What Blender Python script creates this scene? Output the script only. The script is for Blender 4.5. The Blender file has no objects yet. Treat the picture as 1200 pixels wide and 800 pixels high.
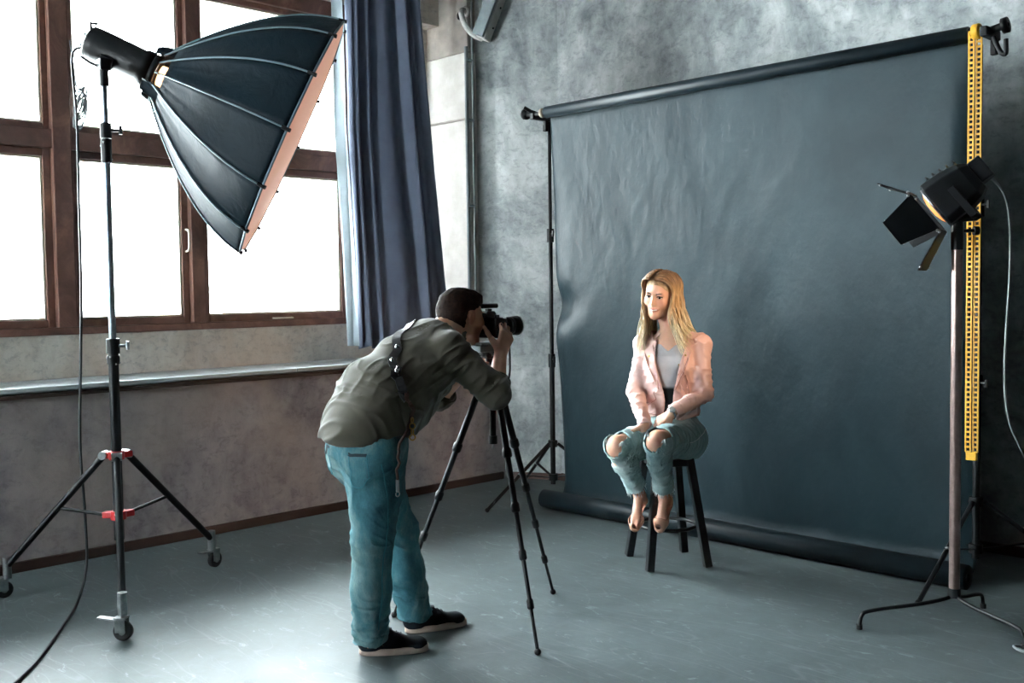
import bpy, math, random
import numpy as np
from mathutils import Vector, Matrix
from mathutils.bvhtree import BVHTree

S = bpy.context.scene
COL = S.collection
rnd = random.Random(7)

# ------------------------------------------------------------------ camera, sky, lights, exposure
H_CAM = 1.455
cam_d = bpy.data.cameras.new('camera_view'); cam = bpy.data.objects.new('camera_view', cam_d); COL.objects.link(cam)
cam_d.sensor_width = 36; cam_d.lens = 36 * 1195.17 / 1200; cam_d.clip_start = .05
yaw, pitch, roll = -0.793768, -0.050508, -0.0134243
f_ = Vector((math.sin(yaw)*math.cos(pitch), math.cos(yaw)*math.cos(pitch), math.sin(pitch)))
r0 = Vector((math.cos(yaw), -math.sin(yaw), 0)); u0 = r0.cross(f_)
r_ = r0*math.cos(roll) + u0*math.sin(roll); u_ = -r0*math.sin(roll) + u0*math.cos(roll)
cam.matrix_world = Matrix(((r_.x, u_.x, -f_.x, 0), (r_.y, u_.y, -f_.y, 0), (r_.z, u_.z, -f_.z, H_CAM), (0, 0, 0, 1)))
S.camera = cam

w = bpy.data.worlds.new('sky'); S.world = w; w.use_nodes = True
wn = w.node_tree; wn.nodes.clear()
wo = wn.nodes.new('ShaderNodeOutputWorld'); wb = wn.nodes.new('ShaderNodeBackground')
wb.inputs[0].default_value = (.92, .97, 1, 1); wb.inputs[1].default_value = 30.0      # an even overcast sky
wn.links.new(wb.outputs[0], wo.inputs[0])
S.view_settings.view_transform = 'Standard'; S.view_settings.look = 'None'
S.view_settings.gamma = 1; S.view_settings.use_curve_mapping = False
S.view_settings.exposure = 1.45
S.cycles.use_denoising = True
S.cycles.max_bounces = 8; S.cycles.diffuse_bounces = 5; S.cycles.glossy_bounces = 3
S.cycles.sample_clamp_indirect = 4.0
try: S.cycles.denoiser = 'OPENIMAGEDENOISE'
except Exception: pass

# ------------------------------------------------------------------ materials
def lin(h):
    h = h.lstrip('#'); c = [int(h[i:i+2], 16)/255 for i in (0, 2, 4)]
    return tuple((x/12.92 if x <= .04045 else ((x+.055)/1.055)**2.4) for x in c) + (1,)

def new_mat(name):
    m = bpy.data.materials.new(name); m.use_nodes = True
    nt = m.node_tree; b = nt.nodes['Principled BSDF']
    return m, nt, b

def noise_tex(nt, scale, detail=4, rough=.55, stretch=(1, 1, 1), dist=0):
    tc = nt.nodes.new('ShaderNodeTexCoord'); mp = nt.nodes.new('ShaderNodeMapping'); mp.inputs['Scale'].default_value = stretch
    n = nt.nodes.new('ShaderNodeTexNoise'); n.inputs['Scale'].default_value = scale
    n.inputs['Detail'].default_value = detail; n.inputs['Roughness'].default_value = rough; n.inputs['Distortion'].default_value = dist
    nt.links.new(tc.outputs['Object'], mp.inputs[0]); nt.links.new(mp.outputs[0], n.inputs['Vector'])
    return n.outputs['Fac']

def ramp(nt, fac, stops):
    r = nt.nodes.new('ShaderNodeValToRGB'); e = r.color_ramp.elements
    while len(e) < len(stops): e.new(.5)
    for i, (p, c) in enumerate(stops): e[i].position = p; e[i].color = c if len(c) == 4 else (*c, 1)
    nt.links.new(fac, r.inputs[0]); return r.outputs[0]

def bump(nt, b, fac, strength=.3, dist=.005, prev=None):
    n = nt.nodes.new('ShaderNodeBump'); n.inputs['Strength'].default_value = strength; n.inputs['Distance'].default_value = dist
    nt.links.new(fac, n.inputs['Height'])
    if prev is not None: nt.links.new(prev, n.inputs['Normal'])
    nt.links.new(n.outputs[0], b.inputs['Normal']); return n.outputs[0]

def mixc(nt, fac, a, b_, mode='MIX'):
    m = nt.nodes.new('ShaderNodeMix'); m.data_type = 'RGBA'; m.blend_type = mode
    for s, v in ((0, fac), (6, a), (7, b_)):
        if hasattr(v, 'links'): nt.links.new(v, m.inputs[s])
        else: m.inputs[s].default_value = v
    return m.outputs[2]

def plain(name, hexc, rough=.5, metal=0, hex2=None, scale=20, bmp=0, stretch=(1, 1, 1), bscale=None, spec=.5, lo=.35, hi=.7, sheen=0):
    m, nt, b = new_mat(name)
    b.inputs['Roughness'].default_value = rough; b.inputs['Metallic'].default_value = metal
    b.inputs['Specular IOR Level'].default_value = spec
    if sheen: b.inputs['Sheen Weight'].default_value = sheen; b.inputs['Sheen Roughness'].default_value = .5
    f = noise_tex(nt, scale, 4, .6, stretch)
    c2 = lin(hex2) if hex2 else tuple(min(1, x*1.18) for x in lin(hexc)[:3]) + (1,)
    nt.links.new(ramp(nt, f, [(lo, lin(hexc)), (hi, c2)]), b.inputs['Base Color'])
    if bmp: bump(nt, b, noise_tex(nt, bscale or scale*3, 5, .6, stretch), bmp, .004)
    return m

def attr_mat(name, rough=.5, bmp=.15, bscale=180, sss=0, spec=.4, stretch=(1, 1, 1), sheen=0):
    m, nt, b = new_mat(name)
    a = nt.nodes.new('ShaderNodeVertexColor'); a.layer_name = 'Col'
    f = noise_tex(nt, 60, 3, .6, stretch)
    c = mixc(nt, .25, a.outputs[0], ramp(nt, f, [(.3, (.75, .75, .75, 1)), (.7, (1, 1, 1, 1))]), 'MULTIPLY')
    nt.links.new(c, b.inputs['Base Color'])
    b.inputs['Roughness'].default_value = rough; b.inputs['Specular IOR Level'].default_value = spec
    if sss:
        b.inputs['Subsurface Weight'].default_value = sss; b.inputs['Subsurface Radius'].default_value = (.01, .004, .002)
    if sheen: b.inputs['Sheen Weight'].default_value = sheen
    if bmp: bump(nt, b, noise_tex(nt, bscale, 4, .6, stretch), bmp, .003)
    return m

def wall_mat(name, dark, mid, light, warm=None, scale=1.1, rough=.85):
    m, nt, b = new_mat(name)
    f1 = noise_tex(nt, scale, 8, .62, (1, 1, .8), .6)
    f2 = noise_tex(nt, scale*4.3, 8, .7, (1, 1, .7), .4)
    f3 = noise_tex(nt, scale*9, 6, .75, (.8, .8, 1.3), .5)
    c1 = ramp(nt, f1, [(.36, lin(dark)), (.5, lin(mid)), (.64, lin(light))])
    c2 = ramp(nt, f2, [(.35, lin(dark)), (.52, lin(mid)), (.7, lin(light))])
    c = mixc(nt, .42, c1, c2)
    c3 = ramp(nt, f3, [(.38, (.45, .45, .48, 1)), (.48, (.9, .9, .9, 1)), (.72, (1.0, 1.0, 1.0, 1))])
    c = mixc(nt, .5, c, c3, 'MULTIPLY')
    if warm:
        fw = ramp(nt, noise_tex(nt, scale*.8, 3, .5, (1, 1, 1), .3), [(.45, (0, 0, 0, 1)), (.62, (1, 1, 1, 1))])
        c = mixc(nt, .5, c, mixc(nt, fw, c, lin(warm)))
    nt.links.new(c, b.inputs['Base Color']); b.inputs['Roughness'].default_value = rough
    n1 = bump(nt, b, f2, .25, .02); bump(nt, b, noise_tex(nt, 60, 6, .7), .2, .004, n1)
    return m

M = {}
M['wall_grey'] = wall_mat('blue_grey_plaster', '#6a7174', '#a3a9aa', '#dadedc', None, 1.9)
M['wall_low'] = wall_mat('brown_grey_plaster', '#857c80', '#b3a9aa', '#cdc4bf', '#bfaea2', 1.7)
M['wall_beige'] = wall_mat('beige_plaster', '#c2b8ad', '#ddd5ca', '#ebe6de', '#d3bba6', 2.6)
M['wall_dark'] = wall_mat('grey_plaster', '#272b2e', '#2f3437', '#3a4043', None, 1)
M['white_plaster'] = plain('white_plaster', '#cfcdc6', .7, hex2='#e6e5e0', scale=6, bmp=.15, bscale=30)
M['beige_flake'] = plain('beige_flaked_plaster', '#a39d95', .8, hex2='#b9b2a9', scale=9, bmp=.3, bscale=40)
M['sill'] = plain('sill_paint', '#c4c9ca', .35, hex2='#dde3e4', scale=5, bmp=.12, stretch=(1, .2, 1), bscale=25)
M['base'] = plain('skirting_brown', '#2e1f1a', .55, hex2='#4a3229', scale=6, stretch=(1, .2, 1))
M['ceiling'] = plain('ceiling_paint', '#6e7375', .9, hex2='#767b7d', scale=2)

def wood():
    m, nt, b = new_mat('weathered_brown_wood')
    tc = nt.nodes.new('ShaderNodeTexCoord')
    f = noise_tex(nt, 14, 7, .7, (1, .25, .25), 1.0)
    f2 = noise_tex(nt, 3.2, 5, .65, (1, 1, 1), .4)
    c1 = ramp(nt, f, [(.3, lin('#42291f')), (.5, lin('#6e483c')), (.72, lin('#a2755f'))])
    c2 = ramp(nt, f2, [(.35, lin('#4a3028')), (.65, lin('#7a584c'))])
    c = mixc(nt, .4, c1, c2)
    wear = ramp(nt, noise_tex(nt, 26, 6, .8, (1, .5, .5), 1.5), [(.66, (0, 0, 0, 1)), (.72, (1, 1, 1, 1))])
    c = mixc(nt, wear, c, lin('#9b8578'))
    nt.links.new(c, b.inputs['Base Color']); b.inputs['Roughness'].default_value = .5
    bump(nt, b, f, .4, .004); return m
M['wood'] = wood()
M['bead'] = plain('pale_glazing_bead', '#b7b2a0', .5, hex2='#d8d2bd', scale=20)
M['handle_w'] = plain('cream_handle', '#cfc6b4', .4)

def glass_mat():
    m, nt, b = new_mat('window_glass'); nt.nodes.remove(b)
    o = nt.nodes['Material Output']
    t = nt.nodes.new('ShaderNodeBsdfTransparent'); g = nt.nodes.new('ShaderNodeBsdfGlossy'); g.inputs['Roughness'].default_value = .03
    fr = nt.nodes.new('ShaderNodeFresnel'); fr.inputs[0].default_value = 1.45
    t.inputs[0].default_value = (.95, .98, .98, 1)
    mx = nt.nodes.new('ShaderNodeMixShader')
    nt.links.new(fr.outputs[0], mx.inputs[0]); nt.links.new(t.outputs[0], mx.inputs[1]); nt.links.new(g.outputs[0], mx.inputs[2])
    nt.links.new(mx.outputs[0], o.inputs[0]); return m
M['glass'] = glass_mat()

def floor_mat():
    m, nt, b = new_mat('polished_concrete')
    f1 = noise_tex(nt, 1.1, 6, .6, (1, 1, 1), .8); f2 = noise_tex(nt, 6, 9, .75, (1, 1, 1), 1.0)
    c = mixc(nt, .45, ramp(nt, f1, [(.35, lin('#434b4e')), (.65, lin('#616c6e'))]), ramp(nt, f2, [(.35, lin('#3d4547')), (.68, lin('#737e7f'))]))
    tc = nt.nodes.new('ShaderNodeTexCoord')
    for rot, sc, off in ((.4, .8, 0), (1.3, .6, 5), (2.2, 1.1, 9), (2.8, .7, 3)):          # fine scratches
        mp = nt.nodes.new('ShaderNodeMapping'); mp.inputs['Rotation'].default_value = (0, 0, rot); mp.inputs['Scale'].default_value = (sc*.6, sc*3.2, 1); mp.inputs['Location'].default_value = (off, off, 0)
        n = nt.nodes.new('ShaderNodeTexNoise'); n.inputs['Scale'].default_value = 1.6; n.inputs['Detail'].default_value = 2; n.inputs['Distortion'].default_value = .5
        nt.links.new(tc.outputs['Object'], mp.inputs[0]); nt.links.new(mp.outputs[0], n.inputs['Vector'])
        r = ramp(nt, n.outputs['Fac'], [(.4975, (0, 0, 0, 1)), (.5, (.12, .12, .12, 1)), (.5025, (0, 0, 0, 1))])
        c = mixc(nt, .3, c, r, 'ADD')
    sp = ramp(nt, noise_tex(nt, 7, 5, .75, (1, 2.4, 1), 1), [(.60, (0, 0, 0, 1)), (.68, (.32, .32, .32, 1))])
    c = mixc(nt, sp, c, lin('#a5b4b4'))
    nt.links.new(c, b.inputs['Base Color'])
    rr = ramp(nt, f2, [(.3, (.40, .40, .40, 1)), (.7, (.58, .58, .58, 1))]); nt.links.new(rr, b.inputs['Roughness'])
    b.inputs['Specular IOR Level'].default_value = .36
    n1 = bump(nt, b, f2, .06, .01); bump(nt, b, noise_tex(nt, 40, 5, .7), .06, .003, n1)
    return m
M['floor'] = floor_mat()

M['black_metal'] = plain('black_anodised_metal', '#0a0d10', .42, 0, '#101418', 15, spec=.3)
M['black_plastic'] = plain('black_plastic', '#080a0c', .5, 0, '#0e1114', 20, spec=.3)
M['black_paint'] = plain('black_painted_wood', '#0d1216', .35, 0, '#151c21', 12, bmp=.1, stretch=(1, 1, .2))
M['steel'] = plain('brushed_steel', '#8d9294', .3, .9, '#b5b9ba', 30)
M['grey_tube'] = plain('grey_aluminium_tube', '#6f7a80', .32, .75, '#8a949a', 30)
M['bronze_tube'] = plain('pinkish_steel_tube', '#8a7672', .3, .7, '#a08a84', 30)
M['red'] = plain('red_enamel', '#b01c22', .35, 0, '#c62a2e', 20)
M['rubber'] = plain('black_rubber', '#0c0e10', .7)
M['dial'] = plain('grey_white_plastic', '#b8c0c4', .5)
def curtain_mat():
    m, nt, b = new_mat('slate_blue_curtain_cloth')
    c = ramp(nt, noise_tex(nt, 4, 4), [(.35, lin('#5e6577')), (.68, lin('#6b7284'))]); nt.links.new(c, b.inputs['Base Color']); b.inputs['Roughness'].default_value = .85; b.inputs['Specular IOR Level'].default_value = .2
    bump(nt, b, noise_tex(nt, 300, 3), .1, .002)
    tr = nt.nodes.new('ShaderNodeBsdfTranslucent'); nt.links.new(c, tr.inputs[0]); mx = nt.nodes.new('ShaderNodeMixShader'); mx.inputs[0].default_value = .10
    nt.links.new(b.outputs[0], mx.inputs[1]); nt.links.new(tr.outputs[0], mx.inputs[2]); nt.links.new(mx.outputs[0], nt.nodes['Material Output'].inputs[0]); return m
M['curtain'] = curtain_mat()
M['yellow'] = plain('yellow_plastic', '#e0a31c', .45, 0, '#eab42a', 20)
M['cork'] = plain('roll_core_cardboard', '#8d8275', .8)
M['cable'] = plain('black_cable', '#10161a', .5)
M['cable_g'] = plain('grey_cable', '#7d8688', .45, 0, '#8f9899', 20)
M['pipe'] = plain('grey_painted_conduit', '#7f8b8e', .4, 0, '#97a3a5', 8, bmp=.1)
M['white_pipe'] = plain('white_painted_pipe', '#c9c8c2', .45, 0, '#dcdcd7', 10)
M['hole'] = plain('dark_socket', '#0a0b0c', .8)

def paper_mat():
    m, nt, b = new_mat('dark_slate_backdrop_paper')
    f1 = noise_tex(nt, 2.2, 5, .6, (1, 1, .7), .5)
    nt.links.new(ramp(nt, f1, [(.35, lin('#1c2b31')), (.65, lin('#24353b'))]), b.inputs['Base Color'])
    b.inputs['Roughness'].default_value = .46; b.inputs['Specular IOR Level'].default_value = .2
    n1 = bump(nt, b, noise_tex(nt, 6, 3, .5, (1, 1, .7), .2), .22, .03)
    bump(nt, b, noise_tex(nt, 17, 4, .55, (1, 1, .7), .2), .26, .014, n1)
    return m
M['paper'] = paper_mat()
M['roll'] = plain('dark_slate_paper_roll', '#121c21', .45, 0, '#172329', 6, spec=.22)

def softbox_cloth():
    m, nt, b = new_mat('black_softbox_nylon')
    nt.links.new(ramp(nt, noise_tex(nt, 5, 3), [(.3, lin('#0e1b22')), (.7, lin('#13222a'))]), b.inputs['Base Color'])
    b.inputs['Roughness'].default_value = .6; b.inputs['Specular IOR Level'].default_value = .14
    n1 = bump(nt, b, noise_tex(nt, 7, 4, .6, (1, 1, 1), .8), .35, .02)
    bump(nt, b, noise_tex(nt, 400, 2), .1, .001, n1)
    return m
M['nylon'] = softbox_cloth()
M['seam'] = plain('grey_rib_piping', '#5f747c', .45)
def emis(name, hexc, strength, base='#dddddd'):
    m, nt, b = new_mat(name); b.inputs['Base Color'].default_value = lin(base); b.inputs['Roughness'].default_value = .7
    b.inputs['Emission Color'].default_value = lin(hexc); b.inputs['Emission Strength'].default_value = strength
    return m
M['diffuser'] = emis('lit_softbox_diffuser', '#ffb894', .17, '#e8d6cc')
M['glow'] = emis('modelling_lamp_glow', '#ffc48c', 1.4)
M['lamp_lens'] = emis('lit_fresnel_lens', '#ff9a50', .6, '#885533')

# ------------------------------------------------------------------ mesh helpers
class MB:
    """collects shapes and links them as one mesh object"""
    def __init__(s): s.v = []; s.f = []; s.sm = []
    def add(s, vs, fs, smooth=False):
        n = len(s.v); s.v += [tuple(v) for v in vs]; s.f += [tuple(i+n for i in f) for f in fs]; s.sm += [smooth]*len(fs); return s
    def box(s, c, d, rot=None, taper=None):
        hx, hy, hz = d[0]/2, d[1]/2, d[2]/2; R = rot or Matrix.Identity(3); c = Vector(c); vs = []
        for z in (-1, 1):
            k = 1 if (taper is None or z < 0) else taper
            for x, y in ((-1, -1), (1, -1), (1, 1), (-1, 1)): vs.append(c + R @ Vector((x*hx*k, y*hy*k, z*hz)))
        return s.add(vs, [(0, 3, 2, 1), (4, 5, 6, 7), (0, 1, 5, 4), (1, 2, 6, 5), (2, 3, 7, 6), (3, 0, 4, 7)])
    def tube(s, pts, r, seg=10, caps=True, closed=False, flat=1.0):
        pts = [Vector(p) for p in pts]; n = len(pts); rs = r if isinstance(r, (list, tuple)) else [r]*n
        t0 = (pts[1]-pts[0]).normalized(); u = t0.orthogonal().normalized(); vs = []; fs = []
        for i, p in enumerate(pts):
            if closed: t = (pts[(i+1) % n]-pts[i-1]).normalized()
            else: t = (pts[min(i+1, n-1)]-pts[max(i-1, 0)]).normalized()
            u = (u - t*u.dot(t)).normalized(); v = t.cross(u)
            for k in range(seg):
                a = 2*math.pi*k/seg; vs.append(p + (u*math.cos(a) + v*math.sin(a)*flat)*rs[i])
        m = n if closed else n-1
        for i in range(m):
            for k in range(seg):
                a, b = i*seg+k, i*seg+(k+1) % seg; c, d = ((i+1) % n)*seg+(k+1) % seg, ((i+1) % n)*seg+k
                fs.append((a, b, c, d))
        s.add(vs, fs, True)
        if caps and not closed:
            s.add(vs[:seg], [tuple(range(seg))[::-1]]); s.add(vs[-seg:], [tuple(range(seg))])
        return s
    def cyl(s, p0, p1, r0, r1=None, seg=20): return s.tube([p0, p1], [r0, r0 if r1 is None else r1], seg)
    def lathe(s, org, ax, prof, seg=28, smooth=True):
        """prof: (distance along ax, radius)"""
        org = Vector(org); ax = Vector(ax).normalized(); u = ax.orthogonal().normalized(); v = ax.cross(u); vs = []; fs = []
        for (t, r) in prof:
            for k in range(seg):
                a = 2*math.pi*k/seg; vs.append(org + ax*t + (u*math.cos(a)+v*math.sin(a))*max(r, 1e-5))
        for i in range(len(prof)-1):
            for k in range(seg):
                fs.append((i*seg+k, i*seg+(k+1) % seg, (i+1)*seg+(k+1) % seg, (i+1)*seg+k))
        return s.add(vs, fs, smooth)
    def ball(s, c, r, R=None, seg=16, rings=10):
        c = Vector(c); rr = (r, r, r) if not isinstance(r, (tuple, list)) else r; vs = []; fs = []; R = R or Matrix.Identity(3)
        for i in range(rings+1):
            th = math.pi*i/rings
            for k in range(seg):
                a = 2*math.pi*k/seg; vs.append(c + R @ Vector((rr[0]*math.sin(th)*math.cos(a), rr[1]*math.sin(th)*math.sin(a), rr[2]*math.cos(th))))
        for i in range(rings):
            for k in range(seg): fs.append((i*seg+k, (i+1)*seg+k, (i+1)*seg+(k+1) % seg, i*seg+(k+1) % seg))
        return s.add(vs, fs, True)
    def ring(s, c, ax, R, r, seg=32, ts=8):
        c = Vector(c); ax = Vector(ax).normalized(); u = ax.orthogonal().normalized(); v = ax.cross(u)
        return s.tube([c + (u*math.cos(2*math.pi*k/seg)+v*math.sin(2*math.pi*k/seg))*R for k in range(seg)], r, ts, closed=True)
    def strip(s, pts, nrm, wid, th):
        """a flat band: pts with normals, width across, thickness"""
        vs = []; fs = []; n = len(pts)
        for i, p in enumerate(pts):
            p = Vector(p); t = (Vector(pts[min(i+1, n-1)])-Vector(pts[max(i-1, 0)])).normalized(); nn = Vector(nrm[i]).normalized(); x = t.cross(nn).normalized()
            ww = wid[i] if isinstance(wid, (list, tuple)) else wid
            for a, b in ((-1, 0), (1, 0), (1, 1), (-1, 1)): vs.append(p + x*ww/2*a + nn*th*b)
        for i in range(n-1):
            for k in range(4): fs.append((i*4+k, i*4+(k+1) % 4, (i+1)*4+(k+1) % 4, (i+1)*4+k))
        fs.append((3, 2, 1, 0)); e = (n-1)*4; fs.append((e, e+1, e+2, e+3))
        return s.add(vs, fs)
    def build(s, name, mat, parent=None, bev=0, kind=None, label=None, category=None, group=None):
        org = ORG.get(parent.name, Vector((0, 0, 0))) if parent else Vector((0, 0, 0))
        me = bpy.data.meshes.new(name); me.from_pydata([tuple(Vector(v)-org) for v in s.v], [], s.f)
        me.polygons.foreach_set('use_smooth', s.sm); me.update()
        o = bpy.data.objects.new(name, me); COL.objects.link(o)
        mm = mat if isinstance(mat, (list, tuple)) else [mat]
        for m in mm: me.materials.append(M[m] if isinstance(m, str) else m)
        if bev:
            b = o.modifiers.new('bevel', 'BEVEL'); b.width = bev; b.segments = 2; b.limit_method = 'ANGLE'
        if parent: o.parent = parent; ORG[o.name] = org
        tag(o, label, category, group, kind)
        return o
ORG = {}
def tag(o, label=None, category=None, group=None, kind=None):
    if label: o['label'] = label
    if category: o['category'] = category
    if group: o['group'] = group
    if kind: o['kind'] = kind
    return o
def thing(name, label, category, loc, group=None):
    o = bpy.data.objects.new(name, None); COL.objects.link(o); o.location = loc; o.empty_display_size = .1
    ORG[o.name] = Vector(loc); tag(o, label, category, group); return o
def struct(mb, name, mat, bev=0, parent=None): return mb.build(name, mat, parent, bev, kind='structure' if parent is None else None)
def smooth_path(pts, n=8):
    """Catmull-Rom through the points"""
    P = [Vector(p) for p in pts]; P = [P[0]*2-P[1]] + P + [P[-1]*2-P[-2]]; out = []
    for i in range(1, len(P)-2):
        for k in range(n):
            t = k/n; a, b, c, d = P[i-1:i+3]
            out.append(.5*((2*b) + (c-a)*t + (2*a-5*b+4*c-d)*t*t + (3*b-a-3*c+d)*t**3))
    out.append(P[-2]); return out

# ------------------------------------------------------------------ the room
XW = -5.65      # inner face of the lower window wall
XR = -6.15      # plane of the windows
YB = 5.70; YR = 5.285
ZC = 4.3; XE = 2.2; YF = -3.6
# floor
b = MB(); b.box((-1.9, 1.2, -.1), (8.9, 10.4, .2)); struct(b, 'floor', 'floor')
b = MB(); b.box((-1.9, 1.2, ZC+.1), (8.9, 10.4, .2)); struct(b, 'ceiling', 'ceiling')
# window wall: lower thick part, parapet below the glass, header, piers
ZS = .935
b = MB(); b.box((-6.0, .93, ZS/2), (.70, 9.06, ZS)); struct(b, 'wall_left', 'wall_low')
b = MB(); b.box((-6.25, .86, (ZS+1.225)/2), (.20, 8.96, 1.225-ZS)); p_par = struct(b, 'wall_left_parapet', 'wall_beige')
b = MB(); b.box((-6.25, .86, (3.52+ZC)/2), (.20, 8.96, ZC-3.52)); struct(b, 'wall_left_header', 'wall_beige')
W_Y = [(1.10, 4.42)]
b = MB()
for y0, y1 in ((4.42, YR+.02), (-3.6, 1.10)): b.box((-6.25 if y1 < 4 else -6.40, (y0+y1)/2, (1.225+3.52)/2), (.20, y1-y0, 3.52-1.225))
struct(b, 'wall_left_pier', 'wall_beige')
# reveal beside the window: white paint, flaked paint above, then the chamfered corner
b = MB(); b.box((-6.10, YR+.10, (ZS+.03+3.27)/2), (.57, .20, 3.27-ZS-.03)); struct(b, 'trim_2', 'white_plaster', .010)
b = MB(); b.box((-6.10, YR+.105, (3.27+ZC)/2), (.56, .20, ZC-3.27)); struct(b, 'trim_3', 'beige_flake', .010)
b = MB(); b.box((-6.10, YR-.003, 2.765), (.575, .016, .016)); struct(b, 'trim_4', 'beige_flake', .003)
c0 = Vector((-5.65, 5.46, 0)); c1 = Vector((-5.25, 5.68, 0)); nC = Vector((c1.y-c0.y, -(c1.x-c0.x), 0)).normalized()
cs_ = c0-(c1-c0).normalized()*.235; mid = (cs_+c1)/2 - nC*.1; ang = math.atan2(c1.y-c0.y, c1.x-c0.x)
b = MB(); b.box((mid.x, mid.y, ZC/2), ((c1-cs_).length, .2, ZC), Matrix.Rotation(ang, 3, 'Z')); struct(b, 'wall_corner', 'wall_grey')
b = MB(); b.box(((-5.27+XE)/2, YB+.1-.02, ZC/2), (XE+5.27+.02, .2, ZC)); struct(b, 'wall_back', 'wall_grey')
b = MB(); b.box((XE+.1, 1.2, ZC/2), (.2, 10, ZC)); struct(b, 'wall_right', 'wall_dark')
b = MB()
for xa, xb_, za, zb in ((-6.35, -5.7, 0, ZC), (-4.4, 2.55, 0, ZC), (-5.7, -4.4, 0, 1.1), (-5.7, -4.4, 3.5, ZC)): b.box(((xa+xb_)/2, YF-.1, (za+zb)/2), (xb_-xa, .2, zb-za))
struct(b, 'wall_front', 'wall_dark')
wf = MB(); wf.box((-5.05, YF-.1, 1.13), (1.3, .12, .06)); wf.box((-5.05, YF-.1, 3.47), (1.3, .12, .06)); wf.box((-5.05, YF-.1, 2.4), (1.3, .1, .08))  # unseen window behind the camera, added for soft fill light
for x in (-5.67, -5.05, -4.43): wf.box((x, YF-.1, 2.3), (.06, .12, 2.4))
w3 = struct(wf, 'window_2', 'wood')
g = MB(); g.box((-5.05, YF-.12, 2.3), (1.3, .004, 2.4)); g.build('pane', 'glass', w3)
# skirting
b = MB(); b.box((XW+.012, .93, .027), (.024, 9.0, .055)); struct(b, 'baseboard_left', 'base', .004)
b = MB(); q0 = Vector((-5.60, 5.50, 0)); q1 = Vector((-5.25, 5.68, 0)); mm = (q0+q1)/2 + nC*.005
b.box((mm.x, mm.y, .025), ((q1-q0).length, .024, .05), Matrix.Rotation(ang, 3, 'Z')); struct(b, 'baseboard_corner', 'base', .004)
b = MB(); b.box(((-5.25+XE)/2, YB-.03, .027), (XE+5.25, .024, .055)); struct(b, 'baseboard_back', 'base', .004)
# deep sill of painted boards
sill = MB()
sill.box((-5.995, .95, ZS+.006), (.30*2, 8.9, .012)); so = struct(sill, 'trim_1', 'sill', .003)
sy = -3.4
for k, L in enumerate((2.4, 2.4, 2.2, 1.75)):
    for j, (xa, xb_, zz) in enumerate(((-5.63, -5.80, .0245), (-5.81, -5.985, .022), (-5.995, -6.145, .023))):
        b = MB(); b.box(((xa+xb_)/2, sy+L/2, ZS+zz), (abs(xb_-xa), L-.006, .024)); b.build('plank', 'sill', so, .003)
    sy += L
b = MB(); b.box((XW+.006, .95, ZS-.012), (.02, 8.9, .02)); b.build('edge_strip', 'base', so, .002)

# windows
ZB, ZT0, ZT1, ZH = 1.225, 2.275, 2.465, 3.41
def pane_sash(win, y0, y1, z0, z1, st=.045, handle=None):
    """one sash: two stiles, two rails, pale glazing bead and a pane"""
    fr = MB(); x = XR - .045; d = .055
    fr.box((x, y0+st/2, (z0+z1)/2), (d, st, z1-z0)); fr.box((x, y1-st/2, (z0+z1)/2), (d, st, z1-z0))
    fr.box((x, (y0+y1)/2, z0+st/2), (d, y1-y0-2*st, st)); fr.box((x, (y0+y1)/2, z1-st/2), (d, y1-y0-2*st, st))
    s = fr.build('sash', 'wood', win, .004)
    bd = MB(); q = .012; a0, a1, b0, b1 = y0+st, y1-st, z0+st, z1-st; xx = x-.035
    for c, dd in (((xx, a0+q/2, (b0+b1)/2), (.09, q, b1-b0)), ((xx, a1-q/2, (b0+b1)/2), (.09, q, b1-b0)), ((xx, (a0+a1)/2, b0+q/2), (.09, a1-a0-2*q, q)), ((xx, (a0+a1)/2, b1-q/2), (.09, a1-a0-2*q, q))): bd.box(c, dd)
    bd.build('glazing_bead', 'bead', s)
    g = MB(); g.box((x-.02, (a0+a1)/2, (b0+b1)/2), (.004, a1-a0-2*q, b1-b0-2*q)); g.build('pane', 'glass', s)
    if handle:
        h = MB(); hy, hz, vert_ = handle
        if vert_: h.tube(smooth_path([(XR-.012, hy, hz-.07), (XR+.03, hy, hz-.06), (XR+.035, hy, hz), (XR+.03, hy, hz+.06), (XR-.012, hy, hz+.07)], 5), .007, 8)
        else: h.tube([(XR-.02, hy-.075, hz), (XR+.012, hy-.07, hz), (XR+.012, hy+.07, hz), (XR-.02, hy+.075, hz)], .006, 8)
        h.build('handle', 'handle_w', s)
def window(n, y0, y1):
    win = MB(); x = XR - .05
    win.box((x, (y0+y1)/2, ZB+.0225), (.12, y1-y0, .045))                       # bottom member
    win.box((x, (y0+y1)/2, ZH+.055), (.12, y1-y0, .11))
    win.box((x, y0+.02, (ZB+ZH)/2), (.12, .04, ZH-ZB-.02)); win.box((x, y1-.02, (ZB+ZH)/2), (.12, .04, ZH-ZB-.02))
    w0 = struct(win, f'window_{n}', 'wood', .005)
    m1 = y0 + 1.20; m2 = y0 + 2.005
    for mname, ya, yb in (('mullion', m1+.0, m1+.11), ('mullion', m2+.045, m2+.135)):
        mb = MB(); mb.box((x+.005, (ya+yb)/2, (ZB+.045+ZH)/2), (.14, yb-ya, ZH-ZB-.045)); mb.build(mname, 'wood', w0, .006)
    bays = [(y0+.04, m1), (m1+.11, m2+.045), (m2+.135, y1-.04)]
    for i, (a, b_) in enumerate(bays):
        t = MB(); t.box((x+.002, (a+b_)/2, (ZT0+ZT1)/2), (.13, b_-a, .11)); t.build('transom', 'wood', w0, .005)
        pane_sash(w0, a, b_, ZB+.045, (ZT0+ZT1)/2-.055, .045, handle=((b_-.022, 1.80, True) if i == 1 else (((a+b_)/2+.02, 1.283, False) if i == 2 else None)))
        pane_sash(w0, a, b_, (ZT0+ZT1)/2+.055, ZH, .036)
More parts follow.
